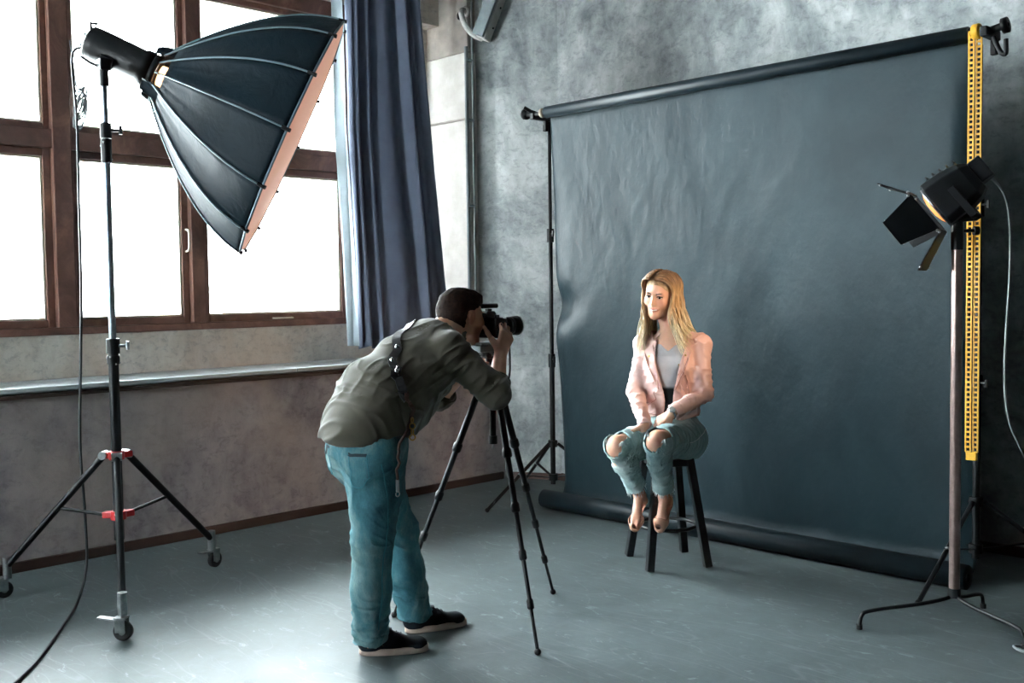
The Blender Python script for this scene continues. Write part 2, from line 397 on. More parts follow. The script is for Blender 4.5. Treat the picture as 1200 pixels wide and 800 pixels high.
for i, (a, b_) in enumerate(W_Y): window(i+1, a, b_)

# pale building across the street, washed out by the sky
far = thing('office_building', 'washed-out pale building seen faintly through the window glass', 'building', (-30, 14, -6))
b = MB(); b.box((-30, 14, -1.5), (6, 34, 9)); b.build('facade', 'white_plaster', far)
b = MB(); b.box((-26.95, 14, 3.1), (.3, 34.4, .3)); b.build('cornice', 'white_plaster', far)
for zz in (-3.5, -.6, 1.4):
    for k in range(11):
        f = MB(); yy = -1+k*3.0; f.box((-26.97, yy, zz), (.12, 1.5, 1.3)); fo = f.build('window_frame', 'white_plaster', far)
        g = MB(); g.box((-26.9, yy, zz), (.04, 1.3, 1.1)); g.build('pane', 'sill', fo)

# conduit in the corner, elbow pipe, slanted duct
t = thing('wall_conduit', 'thin grey vertical conduit pipe running down the edge of the white window reveal', 'pipe', (-5.66, 5.08, ZS+.03))
b = MB(); b.cyl((-5.806, 5.262, ZS+.03), (-5.806, 5.262, 3.30), .014, seg=12); b.build('pipe', 'pipe', t)
b = MB(); b.cyl((-5.800, 5.320, ZS+.03), (-5.800, 5.320, 4.28), .009, seg=10); b.build('pipe', 'pipe', t)
for z in (1.45, 2.1, 2.75, 3.2):
    b = MB(); b.box((-5.803, 5.285, z), (.03, .06, .018)); b.build('clip', 'pipe', t, .003)
t = thing('elbow_pipe', 'short white bent pipe with an open dark end high on the window reveal', 'pipe', (-5.80, 5.25, 3.4))
b = MB(); b.tube(smooth_path([(-5.80, 5.27, 3.56), (-5.79, 5.21, 3.555), (-5.775, 5.20, 3.50), (-5.755, 5.22, 3.43), (-5.735, 5.28, 3.375), (-5.72, 5.35, 3.355)], 6), .021, 14); b.build('pipe', 'white_pipe', t)
b = MB(); b.lathe((-5.80, 5.275, 3.56), (0, -1, 0), [(0, .001), (0, .036), (.03, .036), (.03, .026), (.02, .024), (.02, .001)], 20); b.build('flange', 'white_pipe', t)
tag(MB().lathe((-5.872, 5.283, 3.545), (0, -1, 0), [(0, .034), (.02, .034), (.02, .024), (.004, .022), (.004, .001)], 20).build('socket', 'hole'), 'small round black socket on the reveal beside the bent pipe', 'socket')
duct = thing('wall_duct', 'white slanted square duct rising above the corner beside the bent pipe', 'duct', (-5.70, 5.36, 3.35))
dv0, dv1 = Vector((-5.725, 5.345, 3.355)), Vector((-5.42, 5.50, 4.15)); dd = (dv1-dv0); R = dd.to_track_quat('Z', 'Y').to_matrix()
b = MB(); b.box((dv0+dv1)/2, (.12, .11, dd.length), R); b.build('channel', 'white_pipe', duct, .008)
b = MB(); b.box((dv0+dv1)/2 + R @ Vector((-.085, .0, 0)), (.035, .09, dd.length*.98), R); b.build('channel', 'pipe', duct, .006)
for k in (.12, .3, .62):
    b = MB(); p = dv0.lerp(dv1, k) + R @ Vector((.0, -.058, 0)); b.cyl(p, p + R @ Vector((0, -.008, 0)), .008, seg=10); b.build('screw', 'black_metal', duct)

# curtain
def curtain():
    nu, nv = 150, 50; vs = []; fs = []
    for j in range(nv+1):
        v = j/nv; z = 3.95 - (3.95-1.06)*v
        y0 = float(np.interp(z, [1.08, 1.7, 2.6, 3.4], [4.285, 4.265, 4.215, 4.215])); y1 = float(np.interp(z, [1.05, 1.46, 2.33, 2.94, 3.48], [5.03, 4.977, 4.864, 4.80, 4.754]))
        for i in range(nu+1):
            u = i/nu
            amp = .045*(.75+.45*math.sin(u*9+1)) * (1-.25*v)
            ph = (u+.09*math.sin(u*6.283))*2*math.pi*6.6 + .6*math.sin(u*7) + .5*v*math.sin(u*9+2)
            y = y0 + (y1-y0)*(u**(1+.1*v)) + .012*math.sin(ph*.5+v*2)
            x = -5.91 + .17*u**.8 + amp*math.sin(ph)*(.35 if u > .85 else 1) + .012*math.sin(5*v+u*6)
            if u < .10: x += 0      # leading edge turned back to the glass
            vs.append((x, y, z + .012*math.sin(ph)*v))
    for j in range(nv):
        for i in range(nu): a = j*(nu+1)+i; fs.append((a, a+1, a+nu+2, a+nu+1))
    t = thing('curtain', 'slate-blue cloth curtain with a pale turned edge hanging beside the window', 'curtain', (-5.9, 4.5, 1.06))
    b = MB(); b.add(vs, fs, True); o = b.build('cloth', 'curtain', t); sm = o.modifiers.new('thick', 'SOLIDIFY'); sm.thickness = .004
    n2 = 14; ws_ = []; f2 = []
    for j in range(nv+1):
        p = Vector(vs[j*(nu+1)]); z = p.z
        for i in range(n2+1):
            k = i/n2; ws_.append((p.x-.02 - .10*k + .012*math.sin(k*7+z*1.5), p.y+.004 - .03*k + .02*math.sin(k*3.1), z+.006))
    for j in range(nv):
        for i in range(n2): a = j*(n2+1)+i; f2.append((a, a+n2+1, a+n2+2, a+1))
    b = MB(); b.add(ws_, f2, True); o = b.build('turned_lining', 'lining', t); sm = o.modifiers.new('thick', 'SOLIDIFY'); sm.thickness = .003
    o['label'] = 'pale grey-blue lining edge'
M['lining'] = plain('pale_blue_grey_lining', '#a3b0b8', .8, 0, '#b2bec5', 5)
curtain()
b = MB(); b.cyl((-5.95, 4.10, 3.97), (-5.95, 4.86, 3.97), .014, seg=12); tag(b.build('curtain_rod', 'black_metal'), 'black rod holding the slate-blue curtain above the view', 'rod')
t = thing('wall_bracket', 'dark old pipe bracket between the curtain and the top of the white reveal', 'bracket', (-6.13, 4.84, 3.3))
b = MB(); b.cyl((-6.12, 4.84, 3.40), (-5.9, 4.86, 3.40), .03, seg=14); b.cyl((-5.96, 4.86, 3.45), (-5.96, 4.86, 3.30), .026, seg=14); b.build('pipe_stub', 'black_metal', t)
b = MB(); b.box((-6.12, 4.85, 3.36), (.03, .06, .18)); b.build('plate', 'beige_flake', t, .004)

# ------------------------------------------------------------------ backdrop paper with its rolls
RY, RZ, X0, X1 = 4.915, 2.615, -4.65, -1.93
bd = thing('paper_backdrop', 'wide dark slate paper backdrop hanging from a roll behind the stool', 'backdrop', ((X0+X1)/2, RY, 0))
def hnoise(x, y, s=0): return math.sin(x*1.7+s)*math.sin(y*2.1+s*2)+.5*math.sin(x*4.3+y*1.9+s*3)+.3*math.sin(x*7.7-y*6.1+s)
nu, nv = 140, 120; vs = []; fs = []
prof = []
for j in range(nv+1):
    v = j/nv
    if v < .86:
        q = v/.86; z = RZ - (RZ-.16)*q; y = RY+.04 + .0*q + .09*q**1.5
    else:
        q = (v-.86)/.14; a = q*math.pi/2; z = .16 - (.16-.012)*math.sin(a); y = RY+.13 + .02*math.sin(a) - .14*(1-math.cos(a))
    prof.append((y, z))
for j, (y, z) in enumerate(prof):
    for i in range(nu+1):
        u = i/nu; x = X0 + (X1-X0)*u; wv = min(1, (RZ-z)/.5)*min(1, max(0, z-.02)/.15)
        d = .003*hnoise(x*1.6, z*1.3)*wv + .0012*hnoise(x*5+1, z*4, 2)*wv
        dent = .05*math.exp(-((x-X0-.03)**2/.02+(z-1.35)**2/.012)) - .03*math.exp(-((x-X0-.02)**2/.05+(z-1.15)**2/.03))
        ed = .05*max(0, 1-(X1-x)/.12)**2*wv + .02*max(0, 1-(x-X0)/.15)**2*wv
        vs.append((x, y + d + dent*wv + ed, z))
for j in range(nv):
    for i in range(nu): a = j*(nu+1)+i; fs.append((a, a+nu+1, a+nu+2, a+1))
b = MB(); b.add(vs, fs, True); o = b.build('hanging_sheet', 'paper', bd); sm = o.modifiers.new('thick', 'SOLIDIFY'); sm.thickness = .0015; sm.offset = 0
def roll_prof(L, r): return [(0, .018), (0, r-.004), (.003, r), (L-.003, r), (L, r-.004), (L, .018)]
b = MB(); b.lathe((X0, RY, RZ), (1, 0, 0), roll_prof(X1-X0, .038), 36); b.build('top_roll', 'roll', bd)
b = MB(); b.lathe((X0-.03, RY-.03, .062), (1, 0, 0), roll_prof(X1-X0+.06, .060), 40); b.build('bottom_roll', 'roll', bd)
for x in (X0-.03, X1+.01):
    b = MB(); b.lathe((x-.012 if x < -4 else x-.02, RY, RZ), (1, 0, 0), [(0, .014), (0, .030), (.03, .032), (.03, .014)], 24); b.build('core', 'cork' if x < -4 else 'black_plastic', bd)
b = MB(); b.cyl((X0-.11, RY, RZ), (X1+.10, RY, RZ), .013, seg=14); b.build('crossbar', 'black_metal', bd)
# roller chain hanging from the right end
ch = thing('bead_chain', 'yellow plastic looped control chain hanging from the backdrop roll', 'chain', (-1.885, 4.90, .65))
def ladder(x, y, z0, z1, mb, pitch=.0235, wd=.030):
    n = int((z1-z0)/pitch)
    for s in (-1, 1): mb.box((x+s*wd*.42, y, (z0+z1)/2), (.007, .008, z1-z0))
    for k in range(n+1): mb.box((x, y, z0+k*pitch), (wd*.8, .009, .009))
b = MB(); ladder(-1.902, 4.875, .665, 2.62, b, wd=.026); ladder(-1.871, 4.882, .665, 2.59, b, wd=.026); b.build('chain_links', 'yellow', ch, kind='stuff')
b = MB(); b.lathe((-1.90, 4.885, RZ+.0), (1, -.0, 0), [(0, .012), (0, .034), (.006, .036), (.026, .036), (.032, .034), (.032, .012)], 28); b.build('sprocket', 'yellow', ch)
b = MB(); b.box((-1.887, 4.88, .645), (.05, .02, .04)); b.build('chain_weight', 'yellow', ch, .004)

# ------------------------------------------------------------------ backdrop stands
def backdrop_stand(base, feet, ztop, label, hook):
    t = thing('backdrop_stand', label, 'stand', base, 'stands carrying the paper backdrop'); t.pop('group', None) if False else None
    x, y, _ = base
    b = MB(); b.cyl((x, y, .12), (x, y, 1.0), .0175, seg=16); b.build('lower_tube', 'black_metal', t)
    b = MB(); b.cyl((x, y, 1.0), (x, y, 1.85), .0145, seg=16); b.build('middle_tube', 'black_metal', t)
    b = MB(); b.cyl((x, y, 1.85), (x, y, ztop), .0115, seg=16); b.build('upper_tube', 'black_metal', t)
    for z in (.97, 1.82):
        b = MB(); b.cyl((x, y, z-.045), (x, y, z+.045), .024, seg=16); co = b.build('collar', 'black_plastic', t, .003)
        b = MB(); b.cyl((x+.02, y-.01, z+.01), (x+.05, y-.03, z+.01), .006, seg=8); b.box((x+.055, y-.034, z+.01), (.012, .012, .04)); b.build('knob', 'black_plastic', co)
    for z in (.40, .17):
        b = MB(); b.cyl((x, y, z-.022), (x, y, z+.022), .032, seg=16); b.build('hub', 'black_plastic', t, .004)
    for (fx, fy) in feet:
        d = Vector((fx-x, fy-y, 0)).normalized(); top = Vector((x, y, .40)) + d*.035; ft = Vector((fx, fy, .014))
        b = MB(); b.tube([top, ft], .0115, 10); lg = b.build('leg', 'black_metal', t)
        b = MB(); b.ball(ft, .015, seg=10, rings=6); b.build('rubber_foot', 'rubber', lg)
        m_ = top.lerp(ft, .48); b = MB(); b.box((m_ + Vector((x, y, .17)) + d*.03)/2, (.018, .006, (m_-Vector((x, y, .17))).length), ((m_-(Vector((x, y, .17))+d*.03)).to_track_quat('Z', 'Y').to_matrix())); b.build('brace', 'black_metal', t)
        b = MB(); b.ball(m_, .013, seg=8, rings=6); b.build('rivet', 'steel', t)
    return t
SL = (-4.765, 5.065)
tL = backdrop_stand((*SL, 0), [(-4.853, 4.523), (-5.335, 5.34), (-4.30, 5.36)], RZ-.03, 'black backdrop stand at the wall end, mostly clear of the paper', 1)
SR = (-1.925, 5.04)
tR = backdrop_stand((*SR, 0), [(-1.97, 4.50), (-2.39, 5.31), (-1.46, 5.31)], RZ-.03, 'black backdrop stand in the dark at the yellow chain', -1)
def hook_bracket(t, x, y, s):
    b = MB(); b.box((x, y-.05, RZ-.01), (.035, .17, .045)); b.box((x, y+.0, RZ-.06), (.03, .03, .08)); b.build('roll_bracket', 'black_plastic', t, .006)
    b = MB(); b.cyl((x-.0, RY, RZ), (x+s*.07, RY-.0, RZ+.012), .018, seg=14); b.lathe((x+s*.07, RY, RZ+.012), (s, 0, .15), [(-.012, .01), (-.01, .036), (.014, .036), (.016, .01)], 20); b.build('knob', 'black_plastic', t)
hook_bracket(tL, -4.765, 5.03, -1)
hook_bracket(tR, -1.84, 4.98, 1)
b = MB(); b.tube(smooth_path([(-1.82, RY-.0, RZ-.03), (-1.79, RY, RZ-.10), (-1.765, RY, RZ-.115), (-1.765, RY, RZ-.05)], 5), .011, 8); b.build('spare_hook', 'black_metal', tR)
b = MB(); b.tube([(-4.765, 5.03, RZ), (-4.765, RY-.03, RZ+.02), (-4.80, RY-.05, RZ+.045)], .012, 8); b.build('spare_hook', 'black_metal', tL)

# ------------------------------------------------------------------ wheeled light stand
bx, by = -4.765, 2.035
ls = thing('light_stand', 'tall black wheeled light stand with red collars by the window', 'light stand', (bx, by, 0))
b = MB(); b.cyl((bx, by, .29), (bx, by, 1.195), .0235, seg=20); b.build('lower_tube', 'black_metal', ls)
b = MB(); b.cyl((bx, by, 1.195), (bx, by, 2.10), .0165, seg=20); b.build('middle_tube', 'grey_tube', ls)
b = MB(); b.cyl((bx, by, 2.10), (bx, by, 2.47), .0125, seg=20); b.build('upper_tube', 'grey_tube', ls)
for z, r, hh in ((1.215, .031, .035), (1.15, .029, .02), (2.225, .026, .035), (2.13, .024, .055)):
    b = MB(); b.cyl((bx, by, z-hh), (bx, by, z+hh), r, seg=18); co = b.build('collar', 'black_plastic', ls, .003)
    if z in (1.215, 2.225):
        k = Vector((.7, .7, 0)); p = Vector((bx, by, z)); b = MB(); b.cyl(p+k*.02, p+k*.07, .007, seg=8); b.tube([p+k*.07+Vector((0, 0, -.018)), p+k*.07+Vector((0, 0, .022))], .009, 8); b.build('knob', 'black_plastic' if z > 2 else 'steel', co)
    if z in (2.13, 1.15):
        for q in range(7):
            a = q*.9; b = MB(); b.ball((bx+math.cos(a)*r, by+math.sin(a)*r, z-hh+(q/7)*2*hh), .0045, seg=6, rings=4); b.build('rivet', 'steel', co)
hubs = []
for z in (.695, .408):
    b = MB(); b.cyl((bx, by, z-.02), (bx, by, z+.02), .036, seg=20)
    for k in range(3):
        a = (k*2*math.pi/3) + math.atan2(1.791-by, -4.184-bx); d = Vector((math.cos(a), math.sin(a), 0)); b.box(Vector((bx, by, z))+d*.05, (.05, .038, .03), Matrix.Rotation(a, 3, 'Z'))
    b.build('hub', 'red', ls, .004)
for k, (fx, fy) in enumerate(((-4.184, 1.791), (-4.959, 2.63), (-5.211, 1.652))):
    ft = Vector((fx, fy, 0)); d = Vector((fx-bx, fy-by, 0)).normalized(); top = Vector((bx, by, .695))+d*.062; end = ft + Vector((0, 0, .155)) - d*.02
    b = MB(); b.tube([top, end], .0165, 12); lg = b.build('leg', 'black_metal', ls)
    b = MB(); b.cyl(top+Vector((0, 0, 0))-d.cross(Vector((0, 0, 1)))*.024, top+d.cross(Vector((0, 0, 1)))*.024, .02, seg=14); b.build('pivot', 'steel', ls)
    m_ = top.lerp(end, .47); lo = Vector((bx, by, .408))+d*.06
    b = MB(); b.tube([lo, m_], .0085, 8); b.build('brace', 'black_metal' if k else 'steel', ls)
    b = MB(); b.cyl(ft-d*.02+Vector((0, 0, .095)), ft-d*.02+Vector((0, 0, .20)), .020, seg=14); b.build('sleeve', 'steel', lg)
    wa = Vector((.75, .66, 0)) if k == 0 else Vector((-.3, 1, 0)).normalized() if k == 1 else Vector((.1, 1, 0)).normalized()
    side = wa.cross(Vector((0, 0, 1))); wc = ft + Vector((0, 0, .041)) + wa*.0
    b = MB(); b.lathe(wc-side*.014, side, [(0, .008), (0, .030), (.003, .040), (.025, .040), (.028, .030), (.028, .008)], 28); wh = b.build('wheel', 'rubber', lg)
    b = MB(); b.lathe(wc-side*.017, side, [(0, .001), (0, .015), (.034, .015), (.034, .001)], 16); b.build('wheel_hub', 'steel', wh)
    b = MB()
    for s in (-1, 1): b.box(wc+side*.021*s+Vector((0, 0, .026))-wa*.006, (.045, .004, .06), Matrix.Rotation(math.atan2(wa.y, wa.x), 3, 'Z'))
    b.box(wc+Vector((0, 0, .058))-wa*.006, (.055, .046, .006), Matrix.Rotation(math.atan2(wa.y, wa.x), 3, 'Z')); b.build('fork', 'steel', lg, .002)
    b = MB(); b.box(wc+Vector((0, 0, .052))-wa*.065, (.085, .036, .006), Matrix.Rotation(math.atan2(wa.y, wa.x), 3, 'Z') @ Matrix.Rotation(.12, 3, 'Y')); b.build('brake_pedal', 'steel', lg, .002)
# strobe and softbox
ring_c = Vector((-4.79, 2.29, 2.533)); rim_c = Vector((-4.437, 2.841, 2.224)); ax = (rim_c-ring_c).normalized(); LB = (rim_c-ring_c).length; RB = .63
st = thing('studio_strobe', 'black cylindrical studio strobe clamped on top of the wheeled stand', 'studio light', (bx, by, 2.47))
s0 = ring_c - ax*.33
b = MB(); b.lathe(s0, ax, [(0, .02), (0, .066), (.012, .080), (.05, .084), (.27, .084), (.275, .092), (.31, .092), (.33, .07), (.33, .02)], 32); b.build('housing', 'black_plastic', st)
b = MB(); b.lathe(s0-ax*.004, ax, [(0, .001), (0, .045), (.006, .05)], 24); b.build('rear_panel', 'black_metal', st)
for k in range(3):
    b = MB(); p = s0 - ax*.006 + Matrix.Rotation(k*2.1, 3, ax) @ (ax.orthogonal().normalized()*.028); b.cyl(p, p-ax*.014, .009, seg=12); b.build('knob', 'dial', st)
b = MB(); hd = ax.cross(Vector((0, 0, 1))).normalized(); upv = hd.cross(ax).normalized()
b.tube([s0+upv*.05, s0-ax*.02+upv*.085, s0+ax*.01+upv*.095], .009, 8); b.build('handle', 'black_plastic', st)
yk = Vector((bx, by, 2.47)); cc = s0+ax*.12
b = MB(); b.cyl(yk+Vector((0, 0, -.04)), yk+Vector((0, 0, .035)), .021, seg=16); b.box((yk+Vector((0, 0, .06))), (.05, .05, .055)); b.box((yk+Vector((0, 0, .07))).lerp(cc-upv*.05, .6), (.06, .06, .05), ax.to_track_quat('X', 'Z').to_matrix()); b.build('tilt_bracket', 'black_plastic', st, .006)
b = MB(); p = yk+Vector((0, 0, .04)); b.tube([p, p-hd*.0+Vector((-.045, -.045, .03)), p+Vector((-.075, -.075, .06))], .006, 8); b.build('tilt_lever', 'black_plastic', st)

sb = thing('softbox', 'large black deep softbox with a warm glowing front, aimed at the stool', 'softbox', tuple(ring_c))
NR = 14; U = (Vector((0, 0, 1)) - ax*ax.z).normalized(); V = ax.cross(U)
def rib_pt(phi, t):
    """t 0..1 from ring to rim, bowed outward"""
    r = .075 + (RB-.075)*(math.sin(t*math.pi/2*1.0)**.92*.78 + .22*t)
    return ring_c + ax*(LB*t) + (U*math.cos(phi)+V*math.sin(phi))*r
off = -0.31
def gore(k, inner=0.0, t0=.12, t1=1.0):
    n, m_ = 20, 8; vs = []; fs = []; a0 = 2*math.pi*(k+off)/NR; a1 = 2*math.pi*(k+1+off)/NR
    for i in range(n+1):
        t = t0+(t1-t0)*i/n; A, B = rib_pt(a0, t), rib_pt(a1, t); c = ring_c+ax*(LB*t)
        for j in range(m_+1):
            s_ = j/m_; p = A.lerp(B, s_); bow = math.sin(s_*math.pi)
            wr = .006*math.sin(j*2.3+k)*max(0, 1-t*1.5)
            p = p + (c-p).normalized()*(bow*.018*math.sin(t*math.pi) + inner + wr); vs.append(p)
    for i in range(n):
        for j in range(m_): a = i*(m_+1)+j; fs.append((a, a+1, a+m_+2, a+m_+1))
    return vs, fs
for k in range(NR):
    vs, fs = gore(k); b = MB(); b.add(vs, fs, True); o = b.build('fabric_panel', 'nylon', sb); sm = o.modifiers.new('thick', 'SOLIDIFY'); sm.thickness = .003; sm.offset = 0
    a = 2*math.pi*(k+off)/NR
    b = MB(); b.tube([rib_pt(a, .04+.96*i/18)+(rib_pt(a, .5)-ring_c-ax*LB*.5).normalized()*.004 for i in range(19)], .005, 6); rb = b.build('rib', 'seam', sb)
    e = rib_pt(a, 1.0); dr = (e-rib_pt(a, .93)).normalized(); b = MB(); b.cyl(e-dr*.025, e+dr*.016, .0095, seg=10); b.build('rib_tip', 'black_plastic', rb)
# loose skirt flaps behind the ring
for k, a in enumerate((2*math.pi*q/6+.35 for q in range(6))):
    if k == 1: continue
    vs = []; wd = .40
    for i in range(6):
        t = .20 - .22*i/5
        for j in range(6):
            ph = a - wd + 2*wd*j/5; q = ring_c + ax*LB*t; r = (.155+.02*math.sin(j*2+k))*(1-.25*i/5) if i else .20
            vs.append(q + (U*math.cos(ph)+V*math.sin(ph))*r)
    b = MB(); b.add(vs, [(i*6+j, i*6+j+1, i*6+j+7, i*6+j+6) for i in range(5) for j in range(5)], True); o = b.build('skirt_flap', 'nylon', sb); sm = o.modifiers.new('thick', 'SOLIDIFY'); sm.thickness = .003
b = MB(); b.lathe(ring_c, ax, [(-.01, .07), (-.01, .09), (.02, .09), (.02, .07), (-.01, .07)], 32); b.build('speed_ring', 'black_metal', sb)
b = MB(); b.lathe(ring_c+ax*.03, ax, [(0, .001), (0, .05), (.05, .055), (.07, .001)], 24); b.build('modelling_lamp', 'glow', sb)
# front diffuser slightly domed, and rim lip
vs = [rim_c+ax*.012]; fs = []
for i in range(1, 7):
    for k in range(NR):
        q = rib_pt(2*math.pi*(k+off)/NR, 1.0); vs.append((rim_c + (q-rim_c)*(i/6)*.985) + ax*(.012*(1-(i/6)**2)))
for k in range(NR): fs.append((0, 1+k, 1+(k+1) % NR))
for i in range(5):
    for k in range(NR): a = 1+i*NR+k; c = 1+i*NR+(k+1) % NR; fs.append((a, a+NR, c+NR, c))
b = MB(); b.add(vs, fs, False); b.build('front_diffuser', 'diffuser', sb)
b = MB(); b.tube([rib_pt(2*math.pi*(k+off)/NR, 1.0) for k in range(NR)], .006, 6, closed=True); b.build('rim_cord', 'seam', sb)

# ------------------------------------------------------------------ cables
def cable(name, pts, r, mat, label, n=8):
    b = MB(); b.tube(smooth_path(pts, n), r, 8); return tag(b.build(name, mat), label, 'cable')
cable('power_cable', [s0-ax*.005-upv*.03, s0-ax*.03-upv*.10, (-4.935, 1.97, 2.3), (-4.93, 1.965, 1.9), (-4.94, 1.965, 1.5), (-4.95, 1.955, 1.15), (-4.93, 1.93, .75), (-4.90, 1.93, .40), (-4.88, 1.92, .16), (-4.80, 1.84, .02), (-4.55, 1.68, .008), (-4.30, 1.52, .008), (-4.10, 1.38, .008), (-3.9, 1.2, .008), (-3.6, .9, .008)], .0065, 'cable', 'long black power cable hanging from the strobe down to the floor')
pts = []
for k in range(60):
    a = k*.72; pts.append((-6.095+.018*math.cos(a*1.3), 2.455+.035*math.sin(a), 2.56+.10*math.cos(a*.93)-.03*math.sin(a*.4)))
cable('coiled_cord', [(-6.125, 2.42, 2.95), (-6.11, 2.43, 2.8), (-6.10, 2.44, 2.68)] + pts, .005, 'cable_g', 'tangled thin grey cord coiled on the window mullion', 3)

# ------------------------------------------------------------------ spotlight on its tube stand
px, py = -1.774, 4.412
ts = thing('tube_stand', 'pinkish steel tube stand with bent rod feet carrying the spotlight', 'stand', (px, py, 0))
b = MB(); b.cyl((px, py, .13), (px-.0, py+.0, 1.635), .0225, seg=24); b.build('tube', 'bronze_tube', ts)
b = MB(); b.cyl((px, py, .10), (px, py, .14), .027, seg=20); b.build('socket', 'black_metal', ts, .003)
for fx, fy in ((-2.013, 4.021), (-1.745, 4.66), (-1.43, 4.25)):
    d = Vector((fx-px, fy-py, 0)); L = d.length; d.normalize(); o0 = Vector((px, py, 0))
    b = MB(); b.tube(smooth_path([o0+d*.0+Vector((0, 0, .125)), o0+d*.03+Vector((0, 0, .10)), o0+d*(L*.35)+Vector((0, 0, .085)), o0+d*(L-.06)+Vector((0, 0, .075)), o0+d*(L-.012)+Vector((0, 0, .058)), o0+d*L+Vector((0, 0, .008))], 6), .0085, 10); lg = b.build('leg', 'black_metal', ts)
    b = MB(); b.cyl(o0+d*L+Vector((0, 0, .001)), o0+d*L+Vector((0, 0, .02)), .013, seg=12); b.build('rubber_foot', 'rubber', lg)
# spotlight: frame with the beam axis pointing down to the sitter
sp = thing('spotlight', 'black fresnel spotlight with open barn doors on the tube stand', 'spotlight', (px, py, 1.64))
hc = Vector((-1.765, 4.405, 1.855)); tgt = Vector((-3.28, 4.25, 1.30)); A = Vector((-.80, -.35, -.49)).normalized()
A = Vector((-.75, -.215, -.60)).normalized()
SX = A.cross(Vector((0, 0, 1))).normalized(); SZ = SX.cross(A).normalized(); SR_ = Matrix((SX, A, SZ)).transposed()   # x side, y beam, z up
def L2(x, y, z): return hc + (SX*x + A*y + SZ*z)*.86
b = MB()
prof = [(-.10, .085, .075), (-.06, .105, .10), (.02, .115, .115), (.10, .12, .12), (.125, .12, .12)]
vs = []
for y, hx, hz in prof:
    for cx, cz in ((-1, -.7), (-.7, -1), (.7, -1), (1, -.7), (1, .7), (.7, 1), (-.7, 1), (-1, .7)): vs.append(L2(cx*hx, y, cz*hz))
fs = [(i*8+k, i*8+(k+1) % 8, (i+1)*8+(k+1) % 8, (i+1)*8+k) for i in range(4) for k in range(8)] + [tuple(range(8))[::-1], tuple(range(32, 40))]
b.add(vs, fs); b.build('housing', 'black_metal', sp, .005)
b = MB(); b.box(L2(0, -.13, .01), (.11, .06, .10), SR_); b.build('rear_housing', 'black_metal', sp, .008)
for k in range(5):
    b = MB(); b.box(L2(0, -.06+.035*k, .118+.004*k), (.10, .008, .012), SR_); b.build('cooling_fin', 'black_metal', sp)
b = MB(); b.lathe(L2(0, .126, 0), A, [(0, .084), (0, .097), (.012, .097), (.012, .084), (0, .084)], 32); fr = b.build('lens_ring', 'steel', sp)
b = MB(); b.lathe(L2(0, .122, 0), A, [(.0, .085), (.016, .082), (.026, .06), (.032, .034), (.034, .001)], 32); b.build('fresnel_lens', 'lamp_lens', sp)
def door(hinge, dirn, side, w0, w1, L, name='barn_door'):
    a = hinge-side*w0/2; c = hinge+side*w0/2; d_ = hinge+dirn*L+side*w1/2; e = hinge+dirn*L-side*w1/2; n = dirn.cross(side).normalized()*.0025
    b = MB(); b.add([a-n, c-n, d_-n, e-n, a+n, c+n, d_+n, e+n], [(0, 1, 2, 3), (7, 6, 5, 4), (0, 4, 5, 1), (1, 5, 6, 2), (2, 6, 7, 3), (3, 7, 4, 0)])
    o = b.build(name, 'black_metal', sp)
    for q in (c, a):
        h = MB(); h.ball(q+dirn*.012, .007, seg=8, rings=6); h.build('hinge', 'steel', o)
    for q in (d_, e):
        h = MB(); h.ball(q-dirn*.015+n*1.5, .005, seg=8, rings=6); h.build('rivet', 'steel', o)
door(L2(0, .175, .115), (A*.55+SZ*.85).normalized(), SX, .20, .25, .14)
door(L2(0, .175, -.115), (A*.9-SZ*.43).normalized(), SX, .20, .26, .19)
door(L2(.122, .178, 0), (A*.9+SX*.45).normalized(), SZ, .19, .12, .17)
door(L2(-.122, .178, 0), (A*.9-SX*.45).normalized(), SZ, .19, .12, .17)
b = MB()
for s in (-1, 1): b.box(L2(s*.135, .02, -.07), (.008, .03, .146), SR_)
b.box(L2(0, .02, -.155), (.245, .03, .01), SR_); b.build('yoke', 'black_metal', sp, .002)
b = MB(); b.tube([L2(0, .02, -.155), (px, py, 1.73), (px, py, 1.60)], [.02, .028, .026], 14); b.build('spigot', 'black_metal', sp)
k = Vector((.70, .70, 0)); p = Vector((px, py, 1.68)); b = MB(); b.cyl(p, p+k*.07, .008, seg=8); b.cyl(p+k*.07, p+k*.09, .019, seg=12); b.build('knob', 'black_plastic', sp)
sun = bpy.data.lights.new('spot_beam', 'SPOT'); so_ = bpy.data.objects.new('spot_beam', sun); COL.objects.link(so_); so_.parent = sp
sun.energy = 26; sun.color = (1, .70, .46); sun.spot_size = math.radians(46); sun.spot_blend = .8; sun.shadow_soft_size = .06
hp = L2(0, .24, 0); so_.location = hp - ORG[sp.name]; so_.rotation_euler = (tgt-hp).to_track_quat('-Z', 'Y').to_euler()
cable('spotlight_cable', [L2(.02, -.17, .0), (-1.69, 4.52, 1.92), (-1.65, 4.59, 1.84), (-1.637, 4.625, 1.72), (-1.637, 4.633, 1.5), (-1.65, 4.62, 1.1), (-1.637, 4.62, .9), (-1.61, 4.65, .78), (-1.54, 4.70, .62), (-1.40, 4.76, .45), (-1.30, 4.70, .25), (-1.28, 4.60, .06), (-1.30, 4.42, .009), (-1.42, 4.27, .009), (-1.46, 4.22, .009), (-1.38, 4.18, .009), (-1.2, 4.25, .009)], .0055, 'cable_g', 'grey cable drooping from the spotlight down past the yellow chain')

